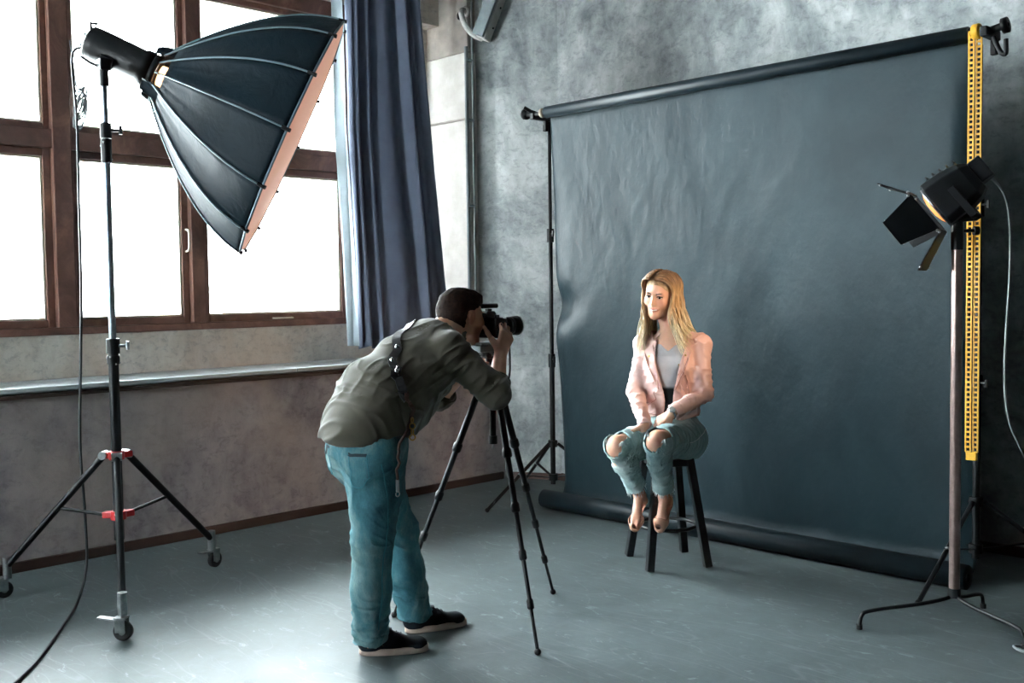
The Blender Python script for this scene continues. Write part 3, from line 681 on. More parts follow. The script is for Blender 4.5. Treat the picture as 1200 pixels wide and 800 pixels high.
# ------------------------------------------------------------------ stool
sc_ = Vector((-3.258, 4.345, 0)); su = Vector((.173, .279, 0)).normalized(); sv = Vector((-.78, .62, 0)).normalized(); sv = (sv-su*sv.dot(su)).normalized()
stool = thing('bar_stool', 'black painted four-legged wooden stool under the seated woman', 'stool', tuple(sc_))
SE = .600
def square_bar(mb, p, q, s, up):
    d = (q-p).normalized(); x = up.cross(d).normalized(); y = d.cross(x); vs = []
    for c in (p, q):
        for a, b_ in ((-1, -1), (1, -1), (1, 1), (-1, 1)): vs.append(c + x*a*s/2 + y*b_*s/2)
    mb.add(vs, [(0, 3, 2, 1), (4, 5, 6, 7), (0, 1, 5, 4), (1, 2, 6, 5), (2, 3, 7, 6), (3, 0, 4, 7)])
leg_top = []
for a, c in ((-1, -1), (1, -1), (1, 1), (-1, 1)):
    ft = sc_ + su*a*.160 + sv*c*.162 + Vector((0, 0, .001)); tp = sc_ + su*a*.088 + sv*c*.088 + Vector((0, 0, SE-.028))
    b = MB(); square_bar(b, ft, tp, .040, su); b.build('leg', 'black_paint', stool, .004)
b = MB()
for a, c, L in ((su, sv, .21), (sv, su, .21)):
    for s in (-1, 1): square_bar(b, sc_+c*s*.085-a*L/2+Vector((0, 0, SE-.060)), sc_+c*s*.085+a*L/2+Vector((0, 0, SE-.060)), .035, Vector((0, 0, 1)))
b.build('seat_frame', 'black_paint', stool, .003)
b = MB(); b.lathe(sc_+Vector((0, 0, SE-.035)), (0, 0, 1), [(-.02, .001), (-.02, .10), (-.008, .10), (-.008, .001)], 32); b.build('swivel_plate', 'steel', stool)
b = MB(); b.lathe(sc_+Vector((0, 0, SE-.04)), (0, 0, 1), [(.016, .001), (.016, .120), (.02, .124), (.034, .124), (.038, .118), (.038, .001)], 40); b.build('seat', 'black_paint', stool)
b = MB(); b.ring(sc_+Vector((0, 0, .200)), (0, 0, 1), .150, .0095, 40, 10); b.build('footrest_ring', 'black_metal', stool)

# ------------------------------------------------------------------ camera tripod
ap = Vector((-3.222, 3.045, 1.10))
tp_ = thing('camera_tripod', 'slim black tripod with jointed legs under the camera', 'tripod', (ap.x, ap.y, 0))
for fx, fy in ((-2.793, 2.867), (-3.303, 3.50), (-3.587, 2.765)):
    ft = Vector((fx, fy, .012)); d = Vector((fx-ap.x, fy-ap.y, 0)).normalized(); top = ap + d*.032 - Vector((0, 0, .01))
    cuts = [0, .30, .50, .67, .84, 1.0]; rs = [.0150, .0130, .0110, .0092, .0075]
    root = None
    for i in range(5):
        p, q = top.lerp(ft, cuts[i]), top.lerp(ft, cuts[i+1]); b = MB(); b.tube([p, q], rs[i], 12)
        if root is None: root = b.build('leg', 'black_metal', tp_)
        else: b.build('leg_section', 'black_metal', root)
        if i < 4:
            dd = (q-p).normalized(); b = MB(); b.tube([q-dd*.022, q-dd*.014, q+dd*.014, q+dd*.02], [rs[i]+.002, rs[i]+.0055, rs[i]+.0055, rs[i]+.001], 12); b.build('twist_lock', 'black_plastic', root)
    b = MB(); b.ball(ft, .014, seg=12, rings=8); b.build('rubber_foot', 'rubber', root)
    b = MB(); b.box(top, (.034, .04, .05), Matrix.Rotation(math.atan2(d.y, d.x), 3, 'Z')); b.build('hinge', 'black_plastic', tp_, .006)
b = MB(); b.tube([ap+Vector((.03, -.02, -.02)), ap+Vector((.052, -.035, -.14))], .006, 8); b.build('leg_lever', 'steel', tp_)
b = MB(); b.cyl(ap-Vector((0, 0, .035)), ap+Vector((0, 0, .02)), .035, seg=20); b.build('spider', 'black_plastic', tp_, .005)
b = MB(); b.cyl(ap-Vector((0, 0, .30)), ap+Vector((0, 0, .05)), .0135, seg=16); b.cyl(ap-Vector((0, 0, .315)), ap-Vector((0, 0, .28)), .018, seg=16); b.build('centre_column', 'black_metal', tp_)
b = MB(); b.tube([ap-Vector((0, 0, .31)), ap-Vector((0, 0, .325)), ap-Vector((.006, 0, .335))], .004, 6); b.build('hook', 'steel', tp_)
b = MB(); b.cyl(ap+Vector((0, 0, .045)), ap+Vector((0, 0, .075)), .03, seg=20); b.ball(ap+Vector((0, 0, .085)), .028); b.box(ap+Vector((0, -.015, .072)), (.05, .07, .02)); b.build('tilt_head', 'black_plastic', tp_, .003)
pl = Vector((-3.215, 2.995, 1.205))
b = MB(); b.box(pl, (.062, .105, .032)); b.box(pl+Vector((0, 0, -.026)), (.05, .07, .018)); b.build('clamp_plate', 'pipe', tp_, .006)
b = MB(); b.box(pl+Vector((0, 0, .021)), (.052, .085, .010)); b.build('quick_release_plate', 'dial', tp_, .002)
b = MB(); b.cyl(pl+Vector((.03, -.01, -.028)), pl+Vector((.05, -.02, -.03)), .011, seg=12); b.cyl(pl+Vector((-.02, -.04, -.03)), pl+Vector((-.02, -.07, -.035)), .011, seg=12); b.build('knob', 'black_plastic', tp_)
b = MB(); hp0 = ap+Vector((-.02, -.03, .07)); hp1 = ap+Vector((-.06, -.12, .0)); b.tube([hp0, hp1], .0055, 8); ph = b.build('pan_handle', 'black_metal', tp_)

# ------------------------------------------------------------------ photo camera
cx, cy, cz = -3.215, 3.025, 1.305
cm = thing('photo_camera', 'black interchangeable-lens camera on the tripod at the man\'s eye', 'camera', (cx, cy, 1.235))
b = MB(); b.box((cx, cy, cz-.012), (.138, .052, .088)); b.build('camera_body', 'black_plastic', cm, .008)
b = MB(); b.box((cx, cy-.004, cz+.044), (.052, .066, .032), taper=.75); b.build('viewfinder', 'black_plastic', cm, .006)
b = MB(); b.box((cx+.060, cy+.012, cz-.014), (.034, .06, .086)); b.build('hand_grip', 'rubber', cm, .012)
b = MB(); b.box((cx+.01, cy-.029, cz-.016), (.076, .006, .052)); b.build('rear_screen', 'black_metal', cm, .003)
b = MB(); b.box((cx, cy-.040, cz+.042), (.034, .014, .022)); b.build('eyecup', 'rubber', cm, .004)
b = MB(); b.cyl((cx+.048, cy, cz+.030), (cx+.048, cy, cz+.044), .011, seg=18); b.build('mode_dial', 'black_metal', cm)
b = MB(); b.cyl((cx+.066, cy+.03, cz+.026), (cx+.066, cy+.03, cz+.034), .007, seg=12); b.build('shutter_button', 'steel', cm)
lz = cz-.008
b = MB(); b.lathe((cx, cy+.024, lz), (0, 1, 0), [(0, .030), (.004, .034), (.03, .034), (.032, .036), (.066, .036), (.068, .0385), (.105, .0385), (.107, .034)], 40); ln = b.build('lens', 'black_plastic', cm)
for y in (.034, .05, .075, .088):
    b = MB(); b.lathe((cx, cy+.024+y, lz), (0, 1, 0), [(0, .036), (.001, .0375 if y < .06 else .0395), (.009, .0375 if y < .06 else .0395), (.010, .036)], 40); b.build('lens_ring', 'rubber', ln)
b = MB(); b.lathe((cx, cy+.128, lz), (0, 1, 0), [(0, .036), (.002, .040), (.040, .044), (.040, .041), (.004, .036)], 40); b.build('lens_hood', 'black_plastic', cm)
b = MB(); b.lathe((cx, cy+.163, lz), (0, 1, 0), [(0, .0425), (.002, .0448), (.007, .0448), (.008, .0425)], 40); b.build('lens_rim', 'steel', cm)
b = MB(); b.lathe((cx, cy+.120, lz), (0, 1, 0), [(0, .036), (.004, .02), (.006, .001)], 32); b.build('front_glass', 'black_metal', ln)
b = MB(); b.box((cx, cy-.004, cz+.064), (.022, .022, .012)); b.cyl((cx, cy-.045, cz+.082), (cx, cy+.045, cz+.082), .0105, seg=18); b.build('microphone', 'black_metal', cm, .002)
b = MB(); sp_ = smooth_path([(cx+.075, cy+.0, cz+.01), (cx+.085, cy+.03, cz-.06), (cx+.045, cy+.075, cz-.12), (cx+.03, cy+.09, cz-.20), (cx+.02, cy+.085, cz-.25), (cx-.0, cy+.08, cz-.20), (cx-.02, cy+.06, cz-.10), (cx-.07, cy+.01, cz+.0)], 6)
b.strip(sp_, [(1, .7, 0)]*len(sp_), .034, .003); b.build('neck_strap', 'rubber', cm)

# ------------------------------------------------------------------ signed-distance figures
def noise3(P, sc, seed=0):
    rs = np.random.RandomState(seed); T = rs.rand(16, 16, 16)
    q = P*sc; i = np.floor(q).astype(int); f = q-i; f = f*f*(3-2*f); i &= 15; j = (i+1) & 15
    a, b_, c = i.T; a1, b1, c1 = j.T; u, v, w_ = f.T
    return ((T[a, b_, c]*(1-u)+T[a1, b_, c]*u)*(1-v)+(T[a, b1, c]*(1-u)+T[a1, b1, c]*u)*v)*(1-w_)+((T[a, b_, c1]*(1-u)+T[a1, b_, c1]*u)*(1-v)+(T[a, b1, c1]*(1-u)+T[a1, b1, c1]*u)*v)*w_ - .5

class Field:
    def __init__(s, lo, hi, h):
        s.lo = np.array(lo, float); s.h = h; s.n = np.ceil((np.array(hi)-s.lo)/h).astype(int)+1
        s.D = np.full(s.n, .1, np.float32); s.ax = [s.lo[k]+h*np.arange(s.n[k]) for k in range(3)]
    def region(s, lo, hi):
        a = np.clip(np.floor((lo-s.lo)/s.h).astype(int), 0, s.n); b = np.clip(np.ceil((hi-s.lo)/s.h).astype(int)+1, 0, s.n)
        sl = tuple(slice(a[k], b[k]) for k in range(3))
        return sl, s.ax[0][sl[0]][:, None, None], s.ax[1][sl[1]][None, :, None], s.ax[2][sl[2]][None, None, :]
    def mix(s, sl, f, k, op):
        D = s.D[sl]
        if D.size == 0: return
        f = f.astype(np.float32)
        if op == 'sub':
            f = -f; h = np.maximum(k-np.abs(D-f), 0)/max(k, 1e-6); s.D[sl] = np.maximum(D, f)+h*h*k/4
        else:
            h = np.maximum(k-np.abs(D-f), 0)/max(k, 1e-6); s.D[sl] = np.minimum(D, f)-h*h*k/4
    def cap(s, p, q, r0, r1=None, k=.02, op='add', flat=None):
        """tapered limb; flat=(axis, factor) squeezes it across that axis"""
        p = np.array(p, float); q = np.array(q, float); r1 = r0 if r1 is None else r1; m = (max(r0, r1)+k+.02)*(1.0 if flat is None else max(1, flat[1]))
        sl, X, Y, Z = s.region(np.minimum(p, q)-m, np.maximum(p, q)+m)
        v = q-p; L = float(v@v)+1e-9
        t = np.clip(((X-p[0])*v[0]+(Y-p[1])*v[1]+(Z-p[2])*v[2])/L, 0, 1)
        dx, dy, dz = X-p[0]-t*v[0], Y-p[1]-t*v[1], Z-p[2]-t*v[2]
        sq = dx*dx+dy*dy+dz*dz
        if flat is not None:
            a = np.array(flat[0], float); a /= np.linalg.norm(a); dp = dx*a[0]+dy*a[1]+dz*a[2]; sq = sq+dp*dp*(1/flat[1]**2-1)
        s.mix(sl, np.sqrt(sq)-(r0+(r1-r0)*t), k, op); return s
    def ell(s, c, r, R=None, k=.02, op='add'):
        c = np.array(c, float); r = np.array(r, float); m = r.max()+k+.02; sl, X, Y, Z = s.region(c-m, c+m)
        dx, dy, dz = X-c[0], Y-c[1], Z-c[2]
        if R is not None:
            R = np.array(R, float); dx, dy, dz = (R[0, 0]*dx+R[1, 0]*dy+R[2, 0]*dz), (R[0, 1]*dx+R[1, 1]*dy+R[2, 1]*dz), (R[0, 2]*dx+R[1, 2]*dy+R[2, 2]*dz)
        a = np.sqrt((dx/r[0])**2+(dy/r[1])**2+(dz/r[2])**2); b_ = np.sqrt((dx/r[0]**2)**2+(dy/r[1]**2)**2+(dz/r[2]**2)**2)+1e-9
        s.mix(sl, a*(a-1)/b_, k, op); return s
    def chain(s, pts, rs, k=.02, flat=None):
        for i in range(len(pts)-1): s.cap(pts[i], pts[i+1], rs[i], rs[i+1], k, flat=flat)
        return s
    def near(s, band=.03):
        i = np.nonzero(np.abs(s.D) < band); P = np.stack([s.ax[k][i[k]] for k in range(3)], 1); return i, P
    def displace(s, fn, band=.03):
        i, P = s.near(band); s.D[i] += fn(P).astype(np.float32); return s
    def clip(s, fn, band=.05):
        """keep the part where fn(P) < 0"""
        i, P = s.near(band); s.D[i] = np.maximum(s.D[i], fn(P).astype(np.float32)); return s
    def shell(s, t): s.D = np.maximum(s.D, -(s.D+t)); return s
    def mesh(s):
        D, h = s.D, s.h; n = s.n; I = D < 0
        cells = np.zeros((n[0]-1, n[1]-1, n[2]-1), np.int8)
        for dx in (0, 1):
            for dy in (0, 1):
                for dz in (0, 1): cells += I[dx:n[0]-1+dx, dy:n[1]-1+dy, dz:n[2]-1+dz]
        ci = np.nonzero((cells > 0) & (cells < 8)); nc = len(ci[0]); C3 = np.stack(ci, 1)
        cor = [(dx, dy, dz) for dx in (0, 1) for dy in (0, 1) for dz in (0, 1)]
        V = np.stack([D[ci[0]+a, ci[1]+b_, ci[2]+c] for a, b_, c in cor], 1)
        acc = np.zeros((nc, 3)); cnt = np.zeros(nc)
        for e0 in range(8):
            for e1 in range(e0+1, 8):
                if sum(abs(np.array(cor[e0])-np.array(cor[e1]))) != 1: continue
                a, b_ = V[:, e0], V[:, e1]; m = (a < 0) != (b_ < 0); t = np.where(m, a/np.where(m, a-b_, 1), 0)
                p = np.array(cor[e0])[None]+t[:, None]*(np.array(cor[e1])-np.array(cor[e0]))[None]; acc += p*m[:, None]; cnt += m
        vs = s.lo+(C3+acc/cnt[:, None])*h
        idx = np.full(np.array(n)-1, -1, np.int64); idx[ci] = np.arange(nc); F = []
        for a in range(3):
            b_, c = (a+1) % 3, (a+2) % 3; sl0 = [slice(1, n[k]-1) for k in range(3)]; sl1 = list(sl0); sl0[a] = slice(0, n[a]-1); sl1[a] = slice(1, n[a])
            i0 = I[tuple(sl0)]; i1 = I[tuple(sl1)]; w_ = np.nonzero(i0 != i1)
            if len(w_[0]) == 0: continue
            g = [w_[k]+(0 if k == a else 1) for k in range(3)]
            def cell(db, dc): q = [x.copy() for x in g]; q[b_] -= db; q[c] -= dc; return idx[tuple(q)]
            quad = np.stack([cell(1, 1), cell(0, 1), cell(0, 0), cell(1, 0)], 1); fl = i1[w_]; quad[fl] = quad[fl][:, ::-1]; F.append(quad)
        F = np.concatenate(F); F = F[(F >= 0).all(1)]
        # light relaxation keeps the surface free of grid steps
        for it in range(2):
            s1 = np.zeros_like(vs); c1 = np.zeros(len(vs))
            for k in range(4):
                np.add.at(s1, F[:, k], vs[F[:, (k+1) % 4]]); np.add.at(c1, F[:, k], 1); np.add.at(s1, F[:, k], vs[F[:, (k+3) % 4]]); np.add.at(c1, F[:, k], 1)
            vs = vs*.5+.5*s1/np.maximum(c1, 1)[:, None]
        return vs, F
    def build(s, name, mat, parent, col=None):
        vs, F = s.mesh(); org = np.array(ORG[parent.name])
        me = bpy.data.meshes.new(name); me.vertices.add(len(vs)); me.vertices.foreach_set('co', (vs-org).ravel())
        me.loops.add(len(F)*4); me.loops.foreach_set('vertex_index', F.ravel()); me.polygons.add(len(F)); me.polygons.foreach_set('loop_start', np.arange(0, len(F)*4, 4)); me.polygons.foreach_set('loop_total', np.full(len(F), 4))
        me.update(calc_edges=True); me.polygons.foreach_set('use_smooth', np.ones(len(F), bool)); me.validate()
        if col is not None:
            a = me.color_attributes.new('Col', 'FLOAT_COLOR', 'POINT'); c = np.ones((len(vs), 4)); c[:, :3] = col(vs); a.data.foreach_set('color', c.ravel())
        o = bpy.data.objects.new(name, me); COL.objects.link(o); o.parent = parent; ORG[o.name] = ORG[parent.name]
        me.materials.append(M[mat] if isinstance(mat, str) else mat)
        s.V, s.F = vs, F
        return o
def surf(field):
    return BVHTree.FromPolygons([tuple(v) for v in field.V], [tuple(int(i) for i in f) for f in field.F])
def snap(bvh, pts, off):
    out = []; nr = []
    for p in pts:
        loc, n, _, _ = bvh.find_nearest(Vector(p)); out.append(loc+n*off); nr.append(n)
    return out, nr
L3 = lambda h: np.array(lin(h)[:3])
def sstep(a, b_, x): t = np.clip((x-a)/(b_-a), 0, 1); return t*t*(3-2*t)

M['skin'] = attr_mat('skin', .48, .08, 220, .08)
M['hair_dark'] = attr_mat('dark_brown_hair', .75, .6, 110, 0, .12, (1, 1, .25))
M['hair_blond'] = attr_mat('blond_hair', .38, .35, 160, 0, .5, (1, 1, .12))
def cloth(name, h1, h2, rough, sc, bmp, bs, stretch=(1, 1, 1), sheen=0, spec=.3): return plain(name, h1, rough, 0, h2, sc, bmp, stretch, bs, spec, .35, .68, sheen)
M['shirt'] = cloth('olive_grey_shirt_cloth', '#3b382d', '#454236', .85, 6, .12, 260, sheen=.25)
M['leather'] = plain('brown_leather', '#3a241c', .5, 0, '#50332a', 30)
M['leather_black'] = plain('black_leather', '#101112', .45, 0, '#1a1b1d', 30)
def denim(name, a, b_, c_):
    m, nt, b = new_mat(name)
    f = noise_tex(nt, 5, 6, .7, (1, 1, .5), .5)
    tw = nt.nodes.new('ShaderNodeTexNoise'); tw.inputs['Scale'].default_value = 350
    c = ramp(nt, f, [(.3, lin(a)), (.5, lin(b_)), (.72, lin(c_))])
    nt.links.new(mixc(nt, .25, c, ramp(nt, noise_tex(nt, 230, 2, .5, (1, 1, .4)), [(.35, (.55, .55, .55, 1)), (.6, (1, 1, 1, 1))]), 'MULTIPLY'), b.inputs['Base Color'])
    b.inputs['Roughness'].default_value = .85; b.inputs['Specular IOR Level'].default_value = .25
    bump(nt, b, noise_tex(nt, 28, 6, .65, (1, 1, 1), .8), .35, .008); return m
M['denim_teal'] = denim('faded_teal_denim', '#2a5560', '#406f79', '#7d9594')
M['denim_light'] = denim('washed_light_denim', '#7d9da2', '#a3bcbe', '#c9d6d4')
M['pink'] = cloth('pale_pink_leather', '#e6bdb4', '#edcbc3', .45, 7, .18, 30, spec=.45)
M['tee'] = cloth('grey_tee', '#b9b9bd', '#c8c8cc', .85, 10, .1, 200)
M['top_dark'] = cloth('dark_top', '#182328', '#202c31', .85, 10, .1, 200)
M['canvas'] = cloth('navy_shoe_canvas', '#0d161d', '#15202a', .8, 20, .15, 200)
M['sole'] = plain('off_white_rubber_sole', '#b9a294', .6, 0, '#c9b5a6', 20)
M['nude'] = plain('nude_patent_leather', '#c88f74', .3, 0, '#d29c80', 10)
M['fray'] = plain('white_frayed_threads', '#cfd8d8', .9)
M['gold'] = plain('brass', '#b08a4a', .3, .9)
M['eye_white'] = plain('eye_white', '#d8d4cf', .2)
M['iris'] = plain('dark_brown_iris', '#20140f', .15)
M['lash'] = plain('dark_lashes', '#1a100c', .6)
M['teeth'] = plain('teeth', '#e6e0d8', .3)
M['watch'] = plain('watch_steel', '#b9bcc0', .25, .9)

def frame(fwd, up, cen):
    f = Vector(fwd).normalized(); u = (Vector(up)-f*Vector(up).dot(f)).normalized(); r = f.cross(u); c = Vector(cen)
    Rm = Matrix((r, f, u)).transposed()
    def T(x, y, z): return c + r*x + f*y + u*z
    T.R = Rm; T.inv = lambda P: (P-np.array(c)) @ np.array(Rm)
    return T

def head_shape(F_, T, k=1.0, female=False):
    R = T.R; e = lambda c, r, kk=.02, op='add': F_.ell(T(*[v*k for v in c]), [v*k for v in r], R, kk, op)
    e((0, -.018, .035), (.073, .094, .080)); e((0, .012, .005), (.066, .075, .085), .03)
    jw = .046 if female else .052
    e((0, .030, -.045), (.052 if female else .058, .054, .066), .03)
    F_.cap(T(0, .062*k, -.094*k), T(0, .050*k, -.086*k), .020*k if female else .024*k, None, .025)
    for s in (-1, 1):
        F_.cap(T(s*jw*k, .0, -.060*k), T(s*.014*k, .060*k, -.096*k), .016*k, .014*k, .03)
        e((s*.036, .062, -.022), (.024, .022, .022), .03)
        e((s*.031, .094, .010), (.015, .012, .011), .012, 'sub')
        e((s*.031, .0735, .008), (.0165, .0165, .0135), .006)            # lids over the eyeball
        e((s*.031, .0855, .006), (.013, .010, .0052), .003, 'sub')       # the opening
        e((s*.030, .084, .024), (.022, .010, .006), .012)
        e((s*.0745, -.008, -.002), (.007, .019, .030), .008); e((s*.080, -.014, .006), (.006, .017, .022), .006); e((s*.083, -.006, .0), (.006, .009, .014), .004, 'sub')
        e((s*.011, .096, -.030), (.008, .010, .007), .006)
    F_.cap(T(0, .086*k, .018*k), T(0, .106*k, -.024*k), .0065*k, .009*k, .012)
    e((0, .104, -.029), (.009, .010, .008), .008)
    e((0, .088, -.050), (.026, .012, .010), .012)
    w_ = .030 if female else .025
    for s in (-1, 1): F_.cap(T(0, .0965*k, -.0555*k), T(s*w_*k, .084*k, -.050*k if female else -.057*k), .0052*k, .0028*k, .005)
    for s in (-1, 1): F_.cap(T(0, .095*k, -.0680*k), T(s*(w_-.004)*k, .084*k, -.061*k), .0062*k, .0032*k, .005)
def eyes(parent, T, k, gaze=(0, 1, 0)):
    for s in (-1, 1):
        c = T(s*.031*k, .0745*k, .007*k); g = (T.R @ Vector(gaze)).normalized()
        b = MB(); b.ball(c, .0135*k, seg=20, rings=14); o = b.build('eye', 'eye_white', parent)
        b = MB(); b.lathe(c+g*.0115*k, g, [(0, .0072*k), (.0018*k, .0066*k), (.0026*k, .003*k), (.0028*k, 0)], 16); b.build('iris', 'iris', o)
def face_strips(parent, T, k, bvh, female):
    for s in (-1, 1):
        pts = [T(s*x*k, y*k, z*k) for x, y, z in ((.013, .10, .0235), (.022, .10, .028), (.033, .095, .030), (.044, .085, .0245))]
        q, n = snap(bvh, smooth_path(pts, 4), .0); b = MB(); b.strip(q, n, [.0035*k]+[.006*k]*(len(q)-3)+[.004*k, .0015*k], .0018*k); b.build('eyebrow', 'lash', parent)
        pts = [T(s*x*k, y*k, z*k) for x, y, z in ((.018, .088, .006), (.024, .092, .0125), (.032, .092, .0142), (.040, .086, .0120), (.046, .080, .0095))]
        q, n = snap(bvh, smooth_path(pts, 4), .001); b = MB(); b.strip(q, n, .0042*k if female else .0028*k, .0022*k); b.build('eyelashes', 'lash', parent)

def hand(F_, wrist, d, n, thumb, curl=(.5, .6, .5), k=1.0, spread=.06, tcurl=.4, kk=.007, topen=.9, curls=None):
    """palm and five fingers; d points along the hand, n out of the palm, thumb to the thumb side. Returns finger tips."""
    W = Vector(wrist); d = Vector(d).normalized(); n = Vector(n); n = (n-d*n.dot(d)).normalized(); t = d.cross(n); t = t if t.dot(Vector(thumb)) > 0 else -t
    off_ = [.030, .010, -.011, -.030]; kn = [.088, .092, .087, .078]; ln_ = [(.040, .025, .020), (.044, .028, .021), (.040, .026, .020), (.031, .019, .018)]; rr = [.0088, .0090, .0085, .0075]
    tips = []
    F_.cap(W-d*.02*k, W+d*.015*k, .023*k, .024*k, .012, flat=(n, .72))
    for i in range(4):
        K = W + d*kn[i]*k + t*off_[i]*k - n*.002*k; base = W + d*.012*k + t*off_[i]*.55*k
        F_.cap(base, K, .0145*k, .0115*k, .012, flat=(n, .85))
        cc = curls[i] if curls else curl; a = 0; p = K; dd = (d + t*spread*(1.5-i)*.5).normalized(); r = rr[i]*k
        for j in range(3):
            a += cc[j]; v = (dd*math.cos(a) + n*math.sin(a)).normalized(); q = p + v*ln_[i][j]*k; F_.cap(p, q, r, r*.93, .004 if j else .007); p = q; r *= .93
        tips.append(p)
    b0 = W + d*.018*k + t*.022*k + n*.006*k; v = (d*.62 + t*topen + n*.35).normalized(); p1 = b0 + v*.042*k; F_.cap(b0, p1, .0155*k, .0125*k, kk+.006)
    v2 = (v*math.cos(tcurl) + (d*.7+n*.6).normalized()*math.sin(tcurl)).normalized(); p2 = p1+v2*.034*k; F_.cap(p1, p2, .0112*k, .0100*k, .006)
    v3 = (v2*math.cos(tcurl*.8) + (d*.6+n*.7).normalized()*math.sin(tcurl*.8)).normalized(); p3 = p2+v3*.027*k; F_.cap(p2, p3, .0098*k, .0082*k, .005); tips.append(p3)
    return tips
def arr(v): return np.array(v, float)
def creases(P, axis, fa, fb, A, seed=0):
    a = arr(axis); a = a/np.linalg.norm(a); t = P@a; Q = P*fb + t[:, None]*a[None]*(fa-fb); n_ = noise3(Q+3*noise3(P, 7, seed+50)[:, None]*.5, 1.0, seed)
    return -A*(np.clip(1-np.abs(n_)*5, 0, 1)**1.3-.35)
def limbcrease(P, a, b_, A, seed, fa=34, fb=9):
    t = seg_t(P, a, b_); d = seg_d(P, a, b_)
    return creases(P, arr(b_)-arr(a), fa, fb, A, seed)*(d < .16)*sstep(-.2, .05, t)*sstep(1.2, .95, t)
def seg_t(P, a, b_): a = arr(a); v = arr(b_)-a; return ((P-a)@v)/(v@v)
def seg_d(P, a, b_): a = arr(a); v = arr(b_)-a; t = np.clip(((P-a)@v)/(v@v), 0, 1); return np.linalg.norm(P-a-t[:, None]*v, axis=1)

# ------------------------------------------------------------------ the photographer
man = thing('person', 'man bending to the camera in a dark olive shirt, pale teal jeans and navy sneakers', 'person', (-3.30, 2.55, 0))
hipR, hipL = (-3.18, 2.41, .86), (-3.36, 2.42, .86)
kneR, kneL = (-3.225, 2.385, .475), (-3.355, 2.615, .465)
ankR, ankL = (-3.275, 2.405, .085), (-3.362, 2.70, .085)
spine = [(-3.27, 2.41, .90), (-3.27, 2.47, 1.02), (-3.27, 2.61, 1.145), (-3.27, 2.74, 1.225), (-3.27, 2.82, 1.275)]
shR, shL = (-3.105, 2.70, 1.215), (-3.435, 2.75, 1.20)
elR, elL = (-2.985, 2.835, 1.035), (-3.49, 2.97, .985)
wrR, wrL = (-3.115, 2.995, 1.185), (-3.335, 2.985, 1.10)
HC = (-3.262, 2.910, 1.340)
T = frame((.06, 1, -.10), (0, .12, 1), HC)
B = Field((-3.62, 2.2, .0), (-2.88, 3.16, 1.52), .0042)
head_shape(B, T, 1.0)
B.cap(T(0, -.03, -.05), spine[4], .053, .060, .03)
B.chain(spine, [.125, .115, .125, .10, .07], .05, flat=((0, -.6, .8), .85))
for a, c in ((hipR, kneR), (hipL, kneL)): B.cap(a, c, .085, .055, .04)
B.cap(kneR, ankR, .055, .038, .03); B.cap(kneL, ankL, .055, .038, .03)
for a, tow in ((ankR, (.56, .83)), (ankL, (.34, .94))):
    tv = Vector((*tow, 0)).normalized(); A0 = Vector(a)
    B.cap(A0, A0+Vector((0, 0, -.035))-tv*.012, .034, .024, .02); B.cap(A0+Vector((0, 0, -.035)), A0+tv*.13+Vector((0, 0, -.050)), .026, .018, .02)
for s_, e_, w_ in ((shR, elR, wrR), (shL, elL, wrL)):
    B.cap(spine[3], s_, .07, .055, .03); B.cap(s_, e_, .050, .040, .03); B.cap(e_, w_, .042, .027, .02)
# right hand cups the lens from the near side, thumb up behind it
dR = Vector((-.05, .45, .90)); hand(B, wrR, dR, (-1, .05, .0), (0, -1, .3), k=1.02, curls=[(.55, .75, .5), (.45, .75, .5), (.4, .7, .5), (.45, .8, .5)], tcurl=.25, topen=.75)
dL = Vector((.50, .80, .25)); hand(B, wrL, dL, (.45, -.1, .85), (-.5, .3, .6), k=1.0, curl=(.9, 1.0, .7), tcurl=.5, topen=.8)
B.displace(lambda P: .0015*noise3(P, 60, 1))
sk, sk2, red_ = L3('#c99a80'), L3('#b9846a'), L3('#b86a58')
def mcol(P):
    q = T.inv(P); c = np.tile(sk, (len(P), 1)); inhead = np.linalg.norm(q, axis=1) < .16
    st_ = inhead*sstep(-.028, -.045, q[:, 2])*sstep(.0, .03, q[:, 1]); c = c*(1-.45*st_[:, None]) + L3('#4a342b')*(.45*st_[:, None])
    ear = inhead*(np.abs(q[:, 0]) > .074)*(q[:, 1] < .02); c = c*(1-.35*ear[:, None]) + red_*(.35*ear[:, None])
    lip = np.exp(-((q[:, 2]+.061)/.008)**2 - (q[:, 0]/.024)**2)*(q[:, 1] > .082); c = c*(1-.7*lip[:, None]) + L3('#a8604f')*(.7*lip[:, None])
    ha = sstep(1.17, 1.27, P[:, 2])*(P[:, 1] > 2.96)*(~inhead); c = c*(1-.15*ha[:, None]) + sk2*(.15*ha[:, None])
    return c*(1+.25*noise3(P, 25, 3))[:, None]
body = B.build('body', 'skin', man, mcol)
eyes(man, T, 1.0, (0, 1, -.05)); face_strips(man, T, 1.0, surf(B), False)
# hair
Hh = Field(np.array(HC)-.19, np.array(HC)+.17, .0036)
Hh.ell(T(0, -.022, .040), (.0785, .101, .087), T.R, .02); Hh.ell(T(0, -.052, -.015), (.070, .064, .082), T.R, .03); Hh.cap(T(0, -.052, -.03), T(0, -.050, -.105), .060, .058, .02); Hh.ell(T(0, .045, .085), (.055, .045, .032), T.R, .03)
def hairclip(P):
    q = T.inv(P); x, y, z = np.abs(q[:, 0]), q[:, 1], q[:, 2]
    front = np.maximum(-(z-(.062+.012*np.cos(x*30))), y-.088-0*z)       # hairline above the brow
    line = np.where(y > .045, .064, np.where(y > -.0, .064-(.045-y)*1.6*(x > .05), -.062+0*y))
    side = np.interp(y, [-.12, -.06, -.035, -.028, .010, .022, .052, .075, .11], [-.120, -.118, -.080, .026, .030, -.012, .030, .058, .075])
    return side - z + .012*noise3(P, 110, 9)
